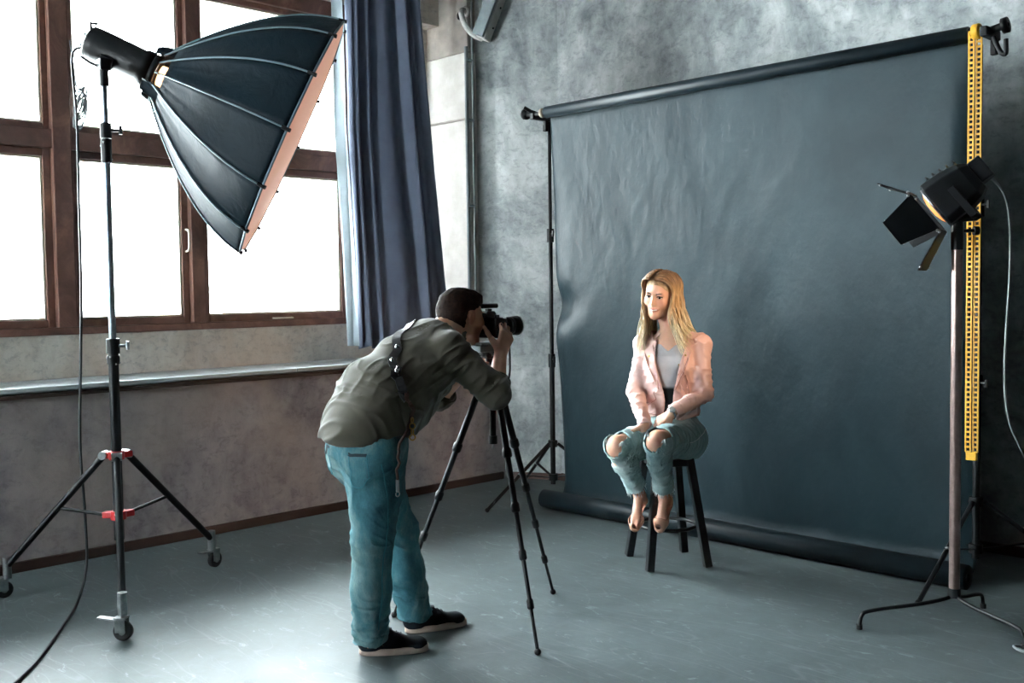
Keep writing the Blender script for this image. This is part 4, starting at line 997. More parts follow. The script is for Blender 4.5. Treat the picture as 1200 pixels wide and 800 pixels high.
Hh.displace(lambda P: .006*noise3(P*np.array([1, 1, 1]), 70, 5)+.004*noise3(P, 160, 6)); Hh.clip(hairclip)
Hh.build('hair', 'hair_dark', man, lambda P: np.clip(L3('#20140f')*(1+.9*noise3(P, 90, 8))[:, None]+L3('#3f281b')*np.clip(noise3(P, 220, 9), 0, 1)[:, None]*.5, 0, 1))

# shirt
def limbfold(P, a, b_, n, A, seed=0, ph=0, sharp=1.0):
    t = seg_t(P, a, b_); d = seg_d(P, a, b_)
    return A*np.sin(t*n*6.283+ph+3*noise3(P, 9, seed)+P[:, 0]*14)*(d < .16)*sstep(-.15, .05, t)*sstep(1.15, .95, t)
Sh = Field((-3.64, 2.10, .80), (-2.86, 3.14, 1.42), .0044)
Sh.chain(spine, [.160, .150, .158, .128, .080], .05, flat=((0, -.62, .78), .84))
Sh.ell((-3.27, 2.385, .955), (.172, .118, .11), None, .05); Sh.cap((-3.27, 2.30, .90), (-3.27, 2.44, 1.10), .075, .09, .06, flat=((1, 0, 0), 1.9))
Sh.cap((-3.27, 2.58, .99), (-3.27, 2.70, 1.10), .11, .12, .06)                # loose front hanging below the chest
Sh.cap((-3.24, 2.50, .91), (-3.25, 2.60, .99), .085, .10, .05)
for s in (-.10, .10): Sh.cap((-3.27+s, 2.44, .96), (-3.27+s*1.2, 2.70, 1.185), .10, .085, .06)
Sh.cap(spine[3], shR, .085, .070, .04); Sh.cap(spine[3], shL, .085, .070, .04)
eRs = tuple(Vector(elR).lerp(Vector(wrR), .28)); eLs = tuple(Vector(elL).lerp(Vector(wrL), .22))
Sh.cap(shR, elR, .072, .060, .03); Sh.cap(elR, eRs, .062, .056, .02); Sh.cap(shL, elL, .070, .062, .03); Sh.cap(elL, eLs, .062, .056, .02)
Sh.cap(T(0, -.045, -.060), spine[4], .063, .072, .03)
def shf(P):
    z = P[:, 2]; w1 = noise3(P, 7, 11); w2 = noise3(P, 16, 12)
    d = .012*w1 + .004*w2
    d += creases(P, (0, .8, .6), 26, 7, .007, 15)*sstep(1.22, 1.05, z) + creases(P, (.3, .5, -.8), 30, 9, .005, 16)*sstep(.95, 1.1, z)
    d += limbcrease(P, shR, elR, .007, 13) + limbcrease(P, shL, elL, .007, 14)
    return d
Sh.displace(shf, .035)
Sh.shell(.0095)
def shclip(P):
    y, z, x = P[:, 1], P[:, 2], P[:, 0]
    hem = (.868 + (y-2.24)*.05 + .012*np.sin(x*22) + .008*np.sin(y*40)) - z
    cR = arr(eRs); vR = arr(wrR)-arr(elR); vR /= np.linalg.norm(vR); cuffR = np.where(np.linalg.norm(P-cR, axis=1) < .12, (P-cR)@vR, -1)
    cL = arr(eLs); vL = arr(wrL)-arr(elL); vL /= np.linalg.norm(vL); cuffL = np.where(np.linalg.norm(P-cL, axis=1) < .12, (P-cL)@vL, -1)
    nk = T.inv(P); neck = np.where(np.linalg.norm(P-arr(T(0, -.045, -.075)), axis=1) < .13, (nk[:, 2]+.066-.34*(nk[:, 1]+.045)), -1)
    return np.maximum.reduce([hem, cuffR, cuffL, neck])
Sh.clip(shclip); shirt = Sh.build('shirt', 'shirt', man); shb = surf(Sh)
# rolled sleeve ends and collar
b = MB(); v = (Vector(wrR)-Vector(elR)).normalized(); c = Vector(eRs)
b.ring(c, v, .052, .0075, 28, 8); b.build('cuff', 'shirt', man)
b = MB(); v = (Vector(wrL)-Vector(elL)).normalized(); b.ring(Vector(eLs), v, .052, .0075, 28, 8); b.build('cuff', 'shirt', man)
b = MB(); cc = T(0, -.044, -.070); nn = (T(0, -.06, .0)-T(0, 0, -.20)).normalized(); b.ring(cc, (T.R @ Vector((0, -.34, 1))), .064, .008, 30, 8); b.build('collar', 'shirt', man)

# jeans
J = Field((-3.54, 2.12, .02), (-3.02, 2.86, .98), .0044)
J.ell((-3.27, 2.395, .865), (.170, .128, .125), None, .04); J.ell((-3.20, 2.372, .815), (.085, .082, .12), None, .05); J.ell((-3.335, 2.372, .815), (.085, .082, .12), None, .05); J.cap((-3.205, 2.365, .80), (-3.215, 2.375, .55), .098, .080, .05); J.cap((-3.34, 2.40, .80), (-3.35, 2.52, .58), .095, .080, .05)
J.chain([hipR, (-3.20, 2.40, .68), kneR, (-3.248, 2.392, .28), ankR], [.105, .100, .082, .076, .072], .03)
J.chain([hipL, (-3.355, 2.52, .67), kneL, (-3.358, 2.655, .28), ankL], [.105, .094, .078, .074, .070], .03)
def jf(P):
    z = P[:, 2]; w1 = noise3(P, 8, 21); w2 = noise3(P, 20, 22)
    d = .012*w1+.005*w2
    d += creases(P, (.15, .2, 1), 42, 12, .010, 23)*sstep(.34, .12, z)
    d += creases(P, (.3, .5, 1), 34, 9, .007, 24)*np.exp(-((z-.47)/.12)**2) + creases(P, (.4, -.7, 1), 24, 7, .007, 25)*np.exp(-((z-.74)/.14)**2)
    return d
J.displace(jf); J.shell(.0095)
J.clip(lambda P: np.maximum(P[:, 2]-.955, np.where(P[:, 1] < 2.58+(P[:, 2] > .3)*9, .052, .058)-P[:, 2]+.006*np.sin(P[:, 1]*60)))
jeans = J.build('jeans', 'denim_teal', man); jb = surf(J)
M['pocket_dark'] = plain('dark_teal_pocket_opening', '#10262e', .8)
M['stitch'] = plain('brown_seam', '#2b6f7c', .8)
def seam(pts, bvh, w_, name, mat, par, off=.0005, th=.0018, n=6):
    q, nn = snap(bvh, smooth_path(pts, n), off); b = MB(); b.strip(q, nn, w_, th); return b.build(name, mat, par)
seam([(-3.08, 2.33, .80), (-3.09, 2.36, .70), (-3.11, 2.38, .58), (-3.13, 2.38, .47), (-3.15, 2.38, .30), (-3.18, 2.38, .12)], jb, .004, 'side_seam', 'stitch', jeans)
for sx in (-3.12, -3.40):
    seam([(sx-.055, 2.20, .845), (sx, 2.19, .84), (sx+.055, 2.22, .845)], jb, .012, 'pocket_edge', 'pocket_dark', jeans)
    seam([(sx-.055, 2.20, .845), (sx-.055, 2.21, .74), (sx, 2.23, .70), (sx+.05, 2.24, .74), (sx+.055, 2.22, .845)], jb, .003, 'pocket_seam', 'stitch', jeans)
# sneakers
def sneaker(heel, toe):
    h_ = Vector(heel); t_ = Vector(toe); d = (t_-h_).normalized(); L = (t_-h_).length; s = Vector((0, 0, 1)).cross(d); R = np.array(Matrix((s, d, Vector((0, 0, 1)))).transposed())
    F_ = Field(np.minimum(arr(h_), arr(t_))-.09, np.maximum(arr(h_), arr(t_))+np.array([.09, .09, .16]), .0036)
    P = lambda a, b_, z: arr(h_ + d*(L*a) + s*b_ + Vector((0, 0, z)))
    F_.ell(P(.15, 0, .055), (.040, .046, .052), R, .02); F_.cap(P(.16, 0, .05), P(.5, 0, .045), .036, .036, .03); F_.cap(P(.5, 0, .045), P(.82, .003, .033), .036, .030, .03, flat=((0, 0, 1), .8)); F_.ell(P(.82, .003, .03), (.044, .045, .024), R, .02)
    F_.cap(P(.20, 0, .075), P(.36, 0, .085), .034, .032, .02)
    F_.displace(lambda Q: .003*noise3(Q, 30, 4)); F_.clip(lambda Q: np.maximum(.020-Q[:, 2], Q[:, 2]-.103))
    up = F_.build('shoe', 'canvas', man)
    n = 40; vs = []; out = []
    for k in range(n):
        a = 2*math.pi*k/n; y = -math.cos(a); x = math.sin(a); yy = L*.5*(1+y*1.0); wd = .040+.009*max(0, y)-.004*max(0, -y); xx = x*wd*(1 if abs(y) < .99 else .6)*abs(math.sin(a))**-.25 if abs(math.sin(a)) > .02 else 0
        out.append((xx, yy))
    for z, sc in ((.001, .97), (.004, 1.0), (.026, 1.0), (.028, .96)):
        for xx, yy in out: c = h_+d*(L/2)+Vector((0, 0, z)); vs.append(c+(s*xx+d*(yy-L/2))*sc)
    b = MB(); b.add(vs, [(i*n+k, i*n+(k+1) % n, (i+1)*n+(k+1) % n, (i+1)*n+k) for i in range(3) for k in range(n)], True); b.add(vs[:n], [tuple(range(n))[::-1]]); b.add(vs[-n:], [tuple(range(n))]); b.build('sole', 'sole', up)
    bv = surf(F_)
    for k in range(4):
        u = .40+.085*k; q, nn = snap(bv, [Vector(P(u-.012, x*.001, .10)) for x in (-20, -10, 0, 10, 20)], .001); l = MB(); l.tube(q, .0028, 6); l.build('lace', 'canvas', up)
sneaker((-3.315, 2.375, 0), (-3.155, 2.605, 0)); sneaker((-3.385, 2.665, 0), (-3.285, 2.925, 0))
# leather harness strap over the back
def outray(bvh, pts, off):
    o_, n__ = [], []
    for p in pts:
        p = Vector(p); ax_ = Vector((-3.27, 2.41+(p.z-.90)*1.05, p.z)); dr = (p-ax_).normalized(); h0 = ax_+dr*.55; loc, n_, _, _ = bvh.ray_cast(h0, -dr)
        if loc is None: loc, n_, _, _ = bvh.find_nearest(p)
        o_.append(loc+n_*off); n__.append(n_)
    return o_, n__
q, nn = snap(shb, smooth_path([(-3.38, 2.74, 1.34), (-3.30, 2.62, 1.36), (-3.22, 2.50, 1.31), (-3.13, 2.44, 1.25), (-3.06, 2.42, 1.17), (-3.04, 2.42, 1.10), (-3.04, 2.44, 1.05)], 8), .002)
b = MB(); b.strip(q, nn, .034, .004); hs = b.build('harness_strap', 'leather_black', man)
for i in (20, 24, 28, 31):
    p, n_ = q[min(i, len(q)-1)], nn[min(i, len(q)-1)]; c = MB(); c.ball(p+n_*.005, (.010, .010, .012), seg=10, rings=8); c.build('strap_loop', 'watch', hs)
q2, n2 = snap(shb, smooth_path([(-3.03, 2.45, 1.07), (-3.02, 2.46, 1.02), (-3.02, 2.47, .96), (-3.02, 2.46, .91)], 8), .004)
b = MB(); b.strip(q2, n2, .018, .004); s2 = b.build('harness_strap', 'leather', man)
for k in range(4):
    b = MB(); p = q2[-8]+n2[-8]*.008+Vector((0, 0, -.022*k)); b.ring(p+Vector((.0, 0, 0)), (1, .6*(-1)**k, 0), .011, .003, 14, 6); b.build('metal_ring', 'gold', s2)
q3, n3 = snap(jb, smooth_path([(-3.02, 2.41, .88), (-3.03, 2.40, .84), (-3.03, 2.40, .78), (-3.04, 2.40, .73)], 8), .007)
b = MB(); b.tube([q2[-4]+n2[-4]*.006]+q3, .0055, 8); b.build('leather_lanyard', 'leather', man)
b = MB(); b.cyl(q3[-1], q3[-1]-Vector((0, 0, .045)), .007, seg=10); b.ring(q3[-1]-Vector((0, 0, .055)), (1, 0, 0), .009, .0025, 14, 6); b.build('snap_hook', 'steel', man)

# ------------------------------------------------------------------ the sitter
wom = thing('person', 'smiling blonde woman in a pale pink jacket and ripped jeans seated on the stool', 'person', (-3.25, 4.33, 0))
th_ = math.radians(22); WF = Vector((math.sin(th_), -math.cos(th_), 0)); WR = Vector((-math.cos(th_), -math.sin(th_), 0)); WP = Vector((-3.24, 4.37, .66))
def W(r, f, z, base=WP): return WP + WR*r + WF*f + Vector((0, 0, z-.66))
hR, hL = W(.085, 0, .655), W(-.085, 0, .655)
kR, kL = Vector((-3.246, 3.924, .665)), Vector((-3.053, 3.999, .700))
aR, aL = Vector((-3.295, 4.155, .385)), Vector((-3.150, 4.175, .392))
tR_, tL_ = Vector((-3.225, 4.030, .250)), Vector((-3.135, 4.120, .243))
sp_w = [W(0, -.01, .70), W(0, .00, .84), W(0, .01, .98), W(0, .00, 1.10), W(0, -.005, 1.20)]
sR, sL = W(.150, -.005, 1.158), W(-.150, -.005, 1.158)
eR, eL = W(.180, .08, .915), W(-.185, .06, .905)
wRt, wLt = W(.078, .245, .760), W(-.055, .225, .820)
HW = W(.050, .045, 1.415)
hth = math.radians(14); TW = frame((math.sin(hth), -math.cos(hth), -.17), (.10, .10, 1), HW)
kf = .97
G = Field((-3.56, 3.80, .17), (-2.93, 4.60, 1.60), .0036)
head_shape(G, TW, kf, True)
G.cap(TW(0, -.028, -.06), sp_w[4], .042, .046, .03)
G.chain(sp_w, [.115, .095, .105, .100, .055], .05, flat=(WF, .78))
for s_, e_, w_ in ((sR, eR, wRt), (sL, eL, wLt)):
    G.cap(sp_w[3]+Vector((0, 0, .06)), s_, .055, .042, .04); G.cap(s_, e_, .040, .032, .02); G.cap(e_, w_, .032, .021, .02)
for h_, k_, a_, t_ in ((hR, kR, aR, tR_), (hL, kL, aL, tL_)):
    G.cap(h_, k_, .085, .056, .04); G.cap(k_, k_+(a_-k_)*.28, .054, .052, .02); G.chain([k_+(a_-k_)*.05, k_+(a_-k_)*.35, k_+(a_-k_)*.75, a_], [.050, .050, .034, .028], .02)
    fd = (t_-a_); hd_ = a_+Vector((0, .035, -.02)); G.cap(a_, hd_+Vector((0, 0, -.02)), .028, .024, .015); G.cap(a_+Vector((0, 0, -.01)), a_.lerp(t_, .75), .026, .024, .015); sd = fd.cross(Vector((0, 0, 1))).normalized()
    G.cap(a_.lerp(t_, .75)-sd*.01, t_-sd*.012, .021, .013, .01); G.cap(a_.lerp(t_, .75)+sd*.01, t_+sd*.014-fd*.05, .019, .011, .01)
hand(G, wRt, (-.12, -.45, -.88), (-.5, -.2, .1), (.3, -.6, .2), k=.88, curl=(.35, .5, .4), tcurl=.3, topen=.5)
hand(G, wLt, Vector(W(.06, .25, .74)-wLt), (.1, .7, -.5), (.5, -.6, .3), k=.88, curl=(.45, .6, .5), tcurl=.3, topen=.5)
ws, ws2, lip_ = L3('#e3b196'), L3('#cf9276'), L3('#b54f4a')
def wcol(P):
    q = TW.inv(P)/kf; x, y, z = q.T; c = np.tile(ws, (len(P), 1)); inh = (np.linalg.norm(q, axis=1) < .15)
    ch = inh*np.exp(-((np.abs(x)-.040)/.018)**2-((z+.022)/.02)**2)*(y > .04); c = c*(1-.30*ch[:, None])+L3('#d98670')*(.30*ch[:, None])
    ey = inh*np.exp(-((np.abs(x)-.031)/.017)**2-((z-.011)/.0105)**2)*(y > .06); c = c*(1-.62*ey[:, None])+L3('#5a372b')*(.62*ey[:, None])
    lp = inh*np.exp(-((z+.0610)/.0115)**4-(x/.028)**4)*(y > .078); c = c*(1-.85*lp[:, None])+lip_*(.85*lp[:, None])
    kn = np.exp(-(np.minimum(seg_d(P, kR, kR+Vector((0, 0, -.05))), seg_d(P, kL, kL+Vector((0, 0, -.05))))/.06)**4); c = c*(1-.25*kn[:, None])+L3('#c47d60')*(.25*kn[:, None])
    ft = (P[:, 2] < .42); c = c*(1-.2*ft[:, None])+L3('#b9785c')*(.2*ft[:, None])
    return c*(1+.12*noise3(P, 25, 31))[:, None]
G.build('body', 'skin', wom, wcol); gb = surf(G)
eyes(wom, TW, kf, (-.1, 1, -.02)); face_strips(wom, TW, kf, gb, True)
q, n_ = snap(gb, smooth_path([TW(x*kf, y*kf, z*kf) for x, y, z in ((-.020, .090, -.0585), (-.010, .098, -.0615), (0, .100, -.0625), (.010, .098, -.0615), (.020, .090, -.0585))], 4), .0006)
b = MB(); b.strip(q, n_, .0056, .0015); b.build('teeth', 'teeth', wom)

# tee and dark waistband under the jacket
Tt = Field((-3.50, 4.12, .66), (-3.00, 4.60, 1.22), .005)
Tt.chain(sp_w[:4]+[W(0, .0, 1.12)], [.128, .108, .118, .108, .085], .05, flat=(WF, .80)); Tt.ell(W(.055, .06, 1.055), (.055, .05, .055), None, .03); Tt.ell(W(-.055, .06, 1.055), (.055, .05, .055), None, .03)
Tt.clip(lambda P: np.maximum(P[:, 2]-(1.125+.9*np.abs((P-arr(WP))@arr(WR))-.0), .70-P[:, 2]), .2)
def tcol(P): s_ = sstep(.93, .95, P[:, 2])[:, None]; return L3('#1a2429')*(1-s_)+L3('#c0bfc4')*s_
M['tee_a'] = attr_mat('grey_and_dark_top', .85, .1, 200)
Tt.build('tee', 'tee_a', wom, tcol)

# pink jacket
K = Field((-3.62, 3.98, .66), (-2.86, 4.66, 1.27), .0040)
K.chain(sp_w[:4]+[W(0, -.01, 1.165)], [.150, .132, .138, .122, .085], .05, flat=(WF, .84))
K.ell(W(.06, .065, 1.05), (.065, .06, .07), None, .04); K.ell(W(-.06, .065, 1.05), (.065, .06, .07), None, .04)
for s_, e_, w_ in ((sR, eR, wRt), (sL, eL, wLt)):
    K.cap(sp_w[4]+(s_-sp_w[4])*.25+Vector((0, 0, .012)), s_, .044, .046, .05); K.cap(sp_w[3], s_, .07, .045, .05); K.cap(s_, e_, .051, .043, .03); K.cap(e_, w_, .043, .036, .02)
def kfold(P):
    w1 = noise3(P, 9, 41); w2 = noise3(P, 22, 42); d = .006*w1+.003*w2
    for s_, e_, w_ in ((sR, eR, wRt), (sL, eL, wLt)):
        d += limbcrease(P, s_, e_, .0050, 43, 34, 12) + limbcrease(P, e_, w_, .0058, 44, 40, 12)
    d += creases(P, (.2, 0, 1), 34, 9, .006, 45)*np.exp(-((P[:, 2]-.87)/.12)**2)
    return d
K.displace(kfold); K.shell(.009)
def kclip(P):
    l = (P-arr(WP)); r = l@arr(WR); f = l@arr(WF); z = P[:, 2]
    core = (np.abs(r) < .13) & (f > .0)
    half = .020+.055*sstep(.86, 1.14, z)+.018*sstep(.86, .74, z)
    opening = np.where(core & (f < .16) & (f > .02), half-np.abs(r+.012), -1)
    # the forearms cross in front of the opening and stay whole
    ra = np.minimum(seg_d(P, eR, wRt), seg_d(P, eL, wLt)); opening = np.where(ra < .068, -1, opening)
    nk = np.where(np.hypot(r, f) < .10, z-(1.195+.2*(-f)), -1)
    hem = np.where(ra < .06, -1, (.775+.010*np.sin(r*30))-z); hem = np.where(ra < .075, np.minimum(hem, (.775)-z), hem)
    v = arr(wRt-eR); v /= np.linalg.norm(v); c1 = np.where(np.linalg.norm(P-arr(wRt), axis=1) < .075, (P-arr(wRt))@v-.012, -1)
    v = arr(wLt-eL); v /= np.linalg.norm(v); c2 = np.where(np.linalg.norm(P-arr(wLt), axis=1) < .075, (P-arr(wLt))@v+.010, -1)
    return np.maximum.reduce([opening, nk, hem, c1, c2])
K.clip(kclip, .06); jacket = K.build('jacket', 'pink', wom); kb = surf(K)
# lapels, collar, zips
def panel(pts3, off, th, name, mat, par, bvh=None):
    q, nn = snap(bvh or kb, pts3, off); nn = sum(nn, Vector()).normalized(); n = len(q)
    b = MB(); b.add([p for p in q]+[p+nn*th for p in q], [tuple(range(n))[::-1], tuple(range(n, 2*n))]+[(i, (i+1) % n, n+(i+1) % n, n+i) for i in range(n)]); return b.build(name, mat, par, .0015)
panel([W(.085, .10, 1.165), W(.13, .09, 1.13), W(.105, .12, 1.07), W(.038, .14, .93), W(.055, .12, 1.05)], .010, .007, 'lapel', 'pink', jacket)
panel([W(-.085, .10, 1.165), W(-.13, .09, 1.13), W(-.115, .12, 1.07), W(-.05, .14, .93), W(-.075, .12, 1.05)], .010, .007, 'lapel', 'pink', jacket)
cl = [W(math.sin(a)*.080, -.008+math.cos(a)*.070, 1.215-.018*math.cos(a)) for a in [(.75+i*(6.283-1.5)/16) for i in range(17)]]
b = MB(); nrm = [(p-W(0, -.005, p.z)).normalized()*1+Vector((0, 0, .9)) for p in cl]; b.strip(cl, nrm, .052, .006); b.build('collar', 'pink', jacket)

seam([W(-.105, .14, 1.10), W(-.100, .14, 1.0), W(-.095, .14, .90)], kb, .004, 'seam_line', 'pink', jacket, .001, .003)
M['pink_seam'] = plain('rosy_seam', '#b98679', .6, 0, '#c4938a', 20)  # darker pink of the jacket's seam lines
for pts in ([W(.085, .12, 1.165), W(.128, .10, 1.13), W(.105, .13, 1.06), W(.040, .14, .93)], [W(-.085, .12, 1.165), W(-.128, .10, 1.13), W(-.115, .13, 1.06), W(-.055, .14, .93)],
            [W(.075, .14, .93), W(.072, .14, .86), W(.065, .14, .79)], [W(-.115, .13, 1.0), W(-.118, .13, .9), W(-.110, .13, .80)],
            [W(.125, .06, 1.20), W(.142, .05, 1.14), W(.135, .05, 1.06)], [W(-.125, .06, 1.20), W(-.142, .05, 1.14), W(-.135, .05, 1.06)]):
    seam(pts, kb, .0042, 'seam_line', 'pink_seam', jacket, .0005, .0016)
b = MB(); q, nn = snap(kb, [W(-.03, .14, 1.075), W(.10, .12, 1.105), W(-.10, .12, 1.105)], .008)
for p, n_ in zip(q, nn):
    b = MB(); b.cyl(p, p+n_*.003, .005, seg=12); b.build('snap_button', 'gold', jacket)
seam([W(-.105, .13, .80), W(-.115, .13, .86)], kb, .005, 'pocket_zip', 'watch', jacket, .001, .003)
for s_ in (-1, 1):
    seam([W(s_*.175, .01, 1.222), W(s_*.145, .035, 1.215), W(s_*.115, .055, 1.195)], kb, .022, 'shoulder_tab', 'pink', jacket, .001, .004, 4)

# jeans with torn knees and raw hems
N = Field((-3.56, 3.80, .30), (-2.90, 4.60, .84), .0038)
N.ell(W(0, .01, .69), (.16, .15, .098), np.array(Matrix((WR, WF, Vector((0, 0, 1)))).transposed()), .05); N.cap(W(0, 0, .70), W(0, 0, .80), .125, .115, .05, flat=(WF, .85))
for h_, k_, a_ in ((hR, kR, aR), (hL, kL, aL)):
    N.chain([h_, h_.lerp(k_, .6), k_], [.104, .083, .066], .03); N.chain([k_, k_.lerp(a_, .35), k_.lerp(a_, .8), a_], [.066, .060, .052, .050], .02)
def nf(P):
    w1 = noise3(P, 10, 51); d = .010*w1+.004*noise3(P, 26, 52)
    for h_, k_, a_ in ((hR, kR, aR), (hL, kL, aL)):
        d += limbcrease(P, h_, k_, .006, 53, 38, 10)+limbcrease(P, k_, a_, .006, 54, 42, 11)
    return d
N.displace(nf); N.shell(.008)
rips = []
for k_, a_, h_ in ((kR, aR, hR), (kL, aL, hL)):
    out_ = ((k_-h_).normalized()*.75+Vector((0, 0, .42))+(k_-a_).normalized()*.25).normalized(); rips.append((k_+out_*.05, out_))
def nclip(P):
    o = np.full(len(P), -1.0)
    for (c, n0), a_, k_ in zip(rips, (aR, aL), (kR, kL)):
        sh_ = (a_-k_).normalized(); ll = P-arr(c); along = ll@arr(sh_); sdv = Vector(n0).cross(sh_).normalized(); ac = ll@arr(sdv); dep_ = ll@arr(n0)
        e = 1-np.sqrt((along/.058)**2+(ac/.050)**2); o = np.maximum(o, np.where((dep_ > -.05) & (dep_ < .06), np.minimum(e*.05+.004*np.sin(ac*300), .05), -1))
        v = arr(a_-k_); v /= np.linalg.norm(v); o = np.maximum(o, np.where(np.linalg.norm(P-arr(a_), axis=1) < .11, (P-arr(a_))@v+.062+.005*noise3(P, 60, 8), -1))
    return np.maximum(o, P[:, 2]-.805)
N.clip(nclip, .06); wj = N.build('jeans', 'denim_light', wom); nb = surf(N)
# frayed threads round the rips and hems
for (c, n0), a_, k_ in zip(rips, (aR, aL), (kR, kL)):
    sh_ = (a_-k_).normalized(); sdv = Vector(n0).cross(sh_).normalized(); b = MB()
    for q in range(90):
        a = rnd.uniform(0, 6.283); p = Vector(c)+sh_*(.058*math.cos(a))+sdv*(.050*math.sin(a)); loc, n_, _, _ = nb.find_nearest(p)
        L = rnd.uniform(.012, .035)*(1.6 if rnd.random() < .12 else 1); d = (Vector(c)-loc).normalized()*rnd.uniform(-.2, .9)+Vector((rnd.uniform(-.3, .3), rnd.uniform(-.3, .3), -.75))
        b.tube([loc+n_*.001, loc+n_*.006+d*L*.5, loc+n_*.004+d*L+Vector((0, 0, -.004))], [.0022, .0018, .0009], 3)
    b.build('frayed_rip', 'fray', wj, kind='stuff')
    b = MB(); v = (a_-k_).normalized(); u1 = v.orthogonal().normalized(); u2 = v.cross(u1)
    for q in range(70):
        a = rnd.uniform(0, 6.283); p = a_-v*.062+(u1*math.cos(a)+u2*math.sin(a))*.052; loc, n_, _, _ = nb.find_nearest(p)
        L = rnd.uniform(.008, .022); d = v+Vector((rnd.uniform(-.4, .4), rnd.uniform(-.4, .4), -.5)); b.tube([loc, loc+d*L], [.0022, .0009], 3)
    b.build('frayed_hem', 'fray', wj, kind='stuff')
seam([W(-.19, -.02, .72), kL+(hL-kL)*.6+Vector((.09, .03, .0)), kL+(hL-kL)*.25+Vector((.07, .02, .0))], nb, .004, 'side_seam', 'fray', wj)

# high-heeled open-toe shoes
for a_, t_ in ((aR, tR_), (aL, tL_)):
    d = (t_-a_); fh = Vector((d.x, d.y, 0)).normalized(); sd = fh.cross(Vector((0, 0, 1)))
    F_ = Field(arr(a_)-.19, arr(a_)+.19, .0034)
    hb = a_+Vector((0, 0, -.045))-fh*.030; ball_ = a_.lerp(t_, .80)+Vector((0, 0, -.006)); toe = t_+fh*.004+Vector((0, 0, -.004))
    F_.cap(hb+Vector((0, 0, .03)), hb, .033, .031, .01); F_.cap(hb, ball_, .030, .033, .02); F_.cap(ball_-sd*.006, toe-sd*.004, .0335, .022, .02); F_.cap(ball_+sd*.006, toe+sd*.004, .031, .020, .02)
    F_.shell(.006)
    def hc_(P, a_=a_, fh=fh, t_=t_, hb=hb):
        l = P-arr(a_); f = l@arr(fh); z = l[:, 2]
        top = z-np.interp(f, [-.08, -.045, -.02, .02, .06, .085, .14], [.035, .035, -.055, -.095, -.108, -.088, -.12])
        tt = (P-arr(t_)); toe_open = .013-np.linalg.norm(tt-np.array([fh.x*.020, fh.y*.020, .004]), axis=1)
        return np.maximum(top, toe_open)
    F_.clip(hc_, .05); so2 = F_.build('shoe', 'nude', wom)
    hl = hb-fh*.012; b = MB(); b.tube([hl+Vector((0, 0, -.005)), hl+Vector((0, 0, -.05))+fh*.006, hl+Vector((0, 0, -.105))+fh*.004], [.020, .009, .0055], 10); b.build('heel', 'nude', so2)
# wristwatch
v = (wLt-eL).normalized(); c = wLt+v*.002
b = MB(); b.ring(c, v, .0275, .006, 24, 6); wt = b.build('wristwatch', 'watch', wom)
nf_ = (Vector((.35, -.5, .6))-v*Vector((.35, -.5, .6)).dot(v)).normalized(); b = MB(); b.lathe(c+nf_*.026, nf_, [(0, .001), (0, .018), (.008, .018), (.009, .014), (.0085, .001)], 24); b.build('dial', 'dial', wt)

# long hair: a scalp cap and several hundred locks
HF = Field(arr(HW)-.17, arr(HW)+.17, .0036)
HF.ell(TW(0, -.022, .036), (.080, .102, .090), TW.R, .02); HF.ell(TW(0, -.055, -.04), (.068, .062, .09), TW.R, .04)
def wh(P):
    q = TW.inv(P)/kf; x, y, z = np.abs(q[:, 0]), q[:, 1], q[:, 2]
    line = np.interp(y, [-.2, .0, .03, .05, .07, .09, .12], [-.14, -.14, -.06, .025, .066, .088, .10]); return line-z
HF.displace(lambda P: .003*noise3(P, 90, 3)); HF.clip(wh)
roots, mids, tips_ = L3('#86684c'), L3('#c9a87c'), L3('#f0e0bd')
def hcol(P):
    z = TW.inv(P)[:, 2]; n_ = noise3(P*np.array([1, 1, .25]), 120, 17)[:, None]; a = sstep(.10, .02, z)[:, None]; b_ = sstep(0.0, -.16, z)[:, None]
    c = roots*(1-a)+mids*a; c = c*(1-b_)+tips_*b_; return np.clip(c*(1+.9*n_), 0, 1)
hair = HF.build('hair', 'hair_blond', wom, hcol)
rr = random.Random(5); vs_all = []; b = MB()
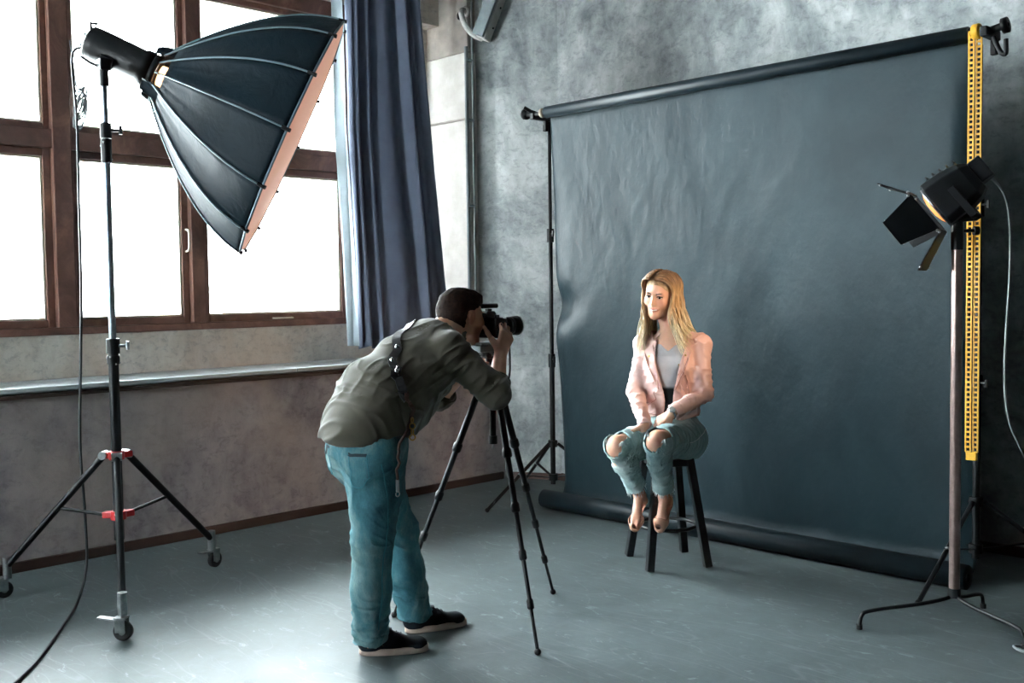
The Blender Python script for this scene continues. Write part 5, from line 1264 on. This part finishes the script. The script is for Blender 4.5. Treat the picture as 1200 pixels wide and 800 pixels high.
for side in (-1, 1):
    for i in range(210):
        u = rr.random(); y0 = .066-.170*u                         # along the parting, brow to crown
        lay = rr.random(); x0 = .008*side+.004*rr.uniform(-1, 1) + .022*(1-u); z0 = .036+.090*math.sqrt(max(0, 1-((y0+.022)/.106)**2))
        rad = 1.02+.06*lay; pts = []
        for j in range(7):
            ph = math.radians(6+j*14.5)*1.0; cx_ = .082*rad*math.sin(ph)*side + x0*(1-j/6); base_y = y0*(1-.25*j/6) - .020*(j/6) + (.010 if u < .15 else 0)
            zz = .036+.094*rad*math.cos(ph)*math.sqrt(max(.05, 1-((base_y+.022)/.125)**2)); pts.append((cx_, base_y, zz))
        xl, yl, zl = pts[-1]; Ltot = rr.uniform(.26, .37)*(1.0 if side == 1 else .88)*(1.0 if u < .6 else 1.08); frontness = max(0, 1-u*1.9)
        wv = rr.uniform(-1, 1); wv2 = rr.uniform(-1, 1)
        wpts = [TW(*[c*kf for c in p]) for p in pts]; w0 = wpts[-1]; hr = Vector((TW.R[0][0], TW.R[1][0], 0)).normalized(); hf = Vector((TW.R[0][1], TW.R[1][1], 0)).normalized()
        for j in range(1, 9):
            s_ = j/8; out = (.075*s_**2.2 if side == -1 else .012*s_)+.020*wv*s_-.012*math.sin(s_*3.1)
            out += .006*math.sin(s_*9+wv2*4); fw = (.050*frontness-.030*(1-frontness))*s_+.024*wv2*s_+.006*math.sin(s_*7+wv*3)
            wpts.append(w0+hr*side*out+hf*fw-Vector((0, 0, Ltot*s_)))
        # keep the locks on top of the jacket
        for j in range(9, len(wpts)):
            loc, n_, _, dist = kb.find_nearest(wpts[j])
            if loc is not None and ((wpts[j]-loc).dot(n_) < .006) and dist < .09: wpts[j] = loc+n_*(.007+.006*lay)
        P_ = smooth_path(wpts, 2); n = len(P_); r0_ = rr.uniform(.0034, .0060)
        b.tube(P_, [r0_*(.7 if k < 2 else 1)*(1-.80*max(0, (k/(n-1)-.55)/.45)**1.3) for k in range(n)], 5, flat=.6)
lk = b.build('hair_locks', 'hair_blond', hair, kind='stuff')
me = lk.data; a = me.color_attributes.new('Col', 'FLOAT_COLOR', 'POINT'); P = np.array([v.co for v in me.vertices])+np.array(ORG[wom.name]); c = np.ones((len(P), 4)); nl = len(P)
ln_n = nl//420 if nl % 420 == 0 else 1; tint = np.repeat(np.random.RandomState(3).uniform(.72, 1.22, nl//ln_n+1), ln_n)[:nl]
c[:, :3] = np.clip(hcol(P)*tint[:, None], 0, 1); a.data.foreach_set('color', c.ravel())
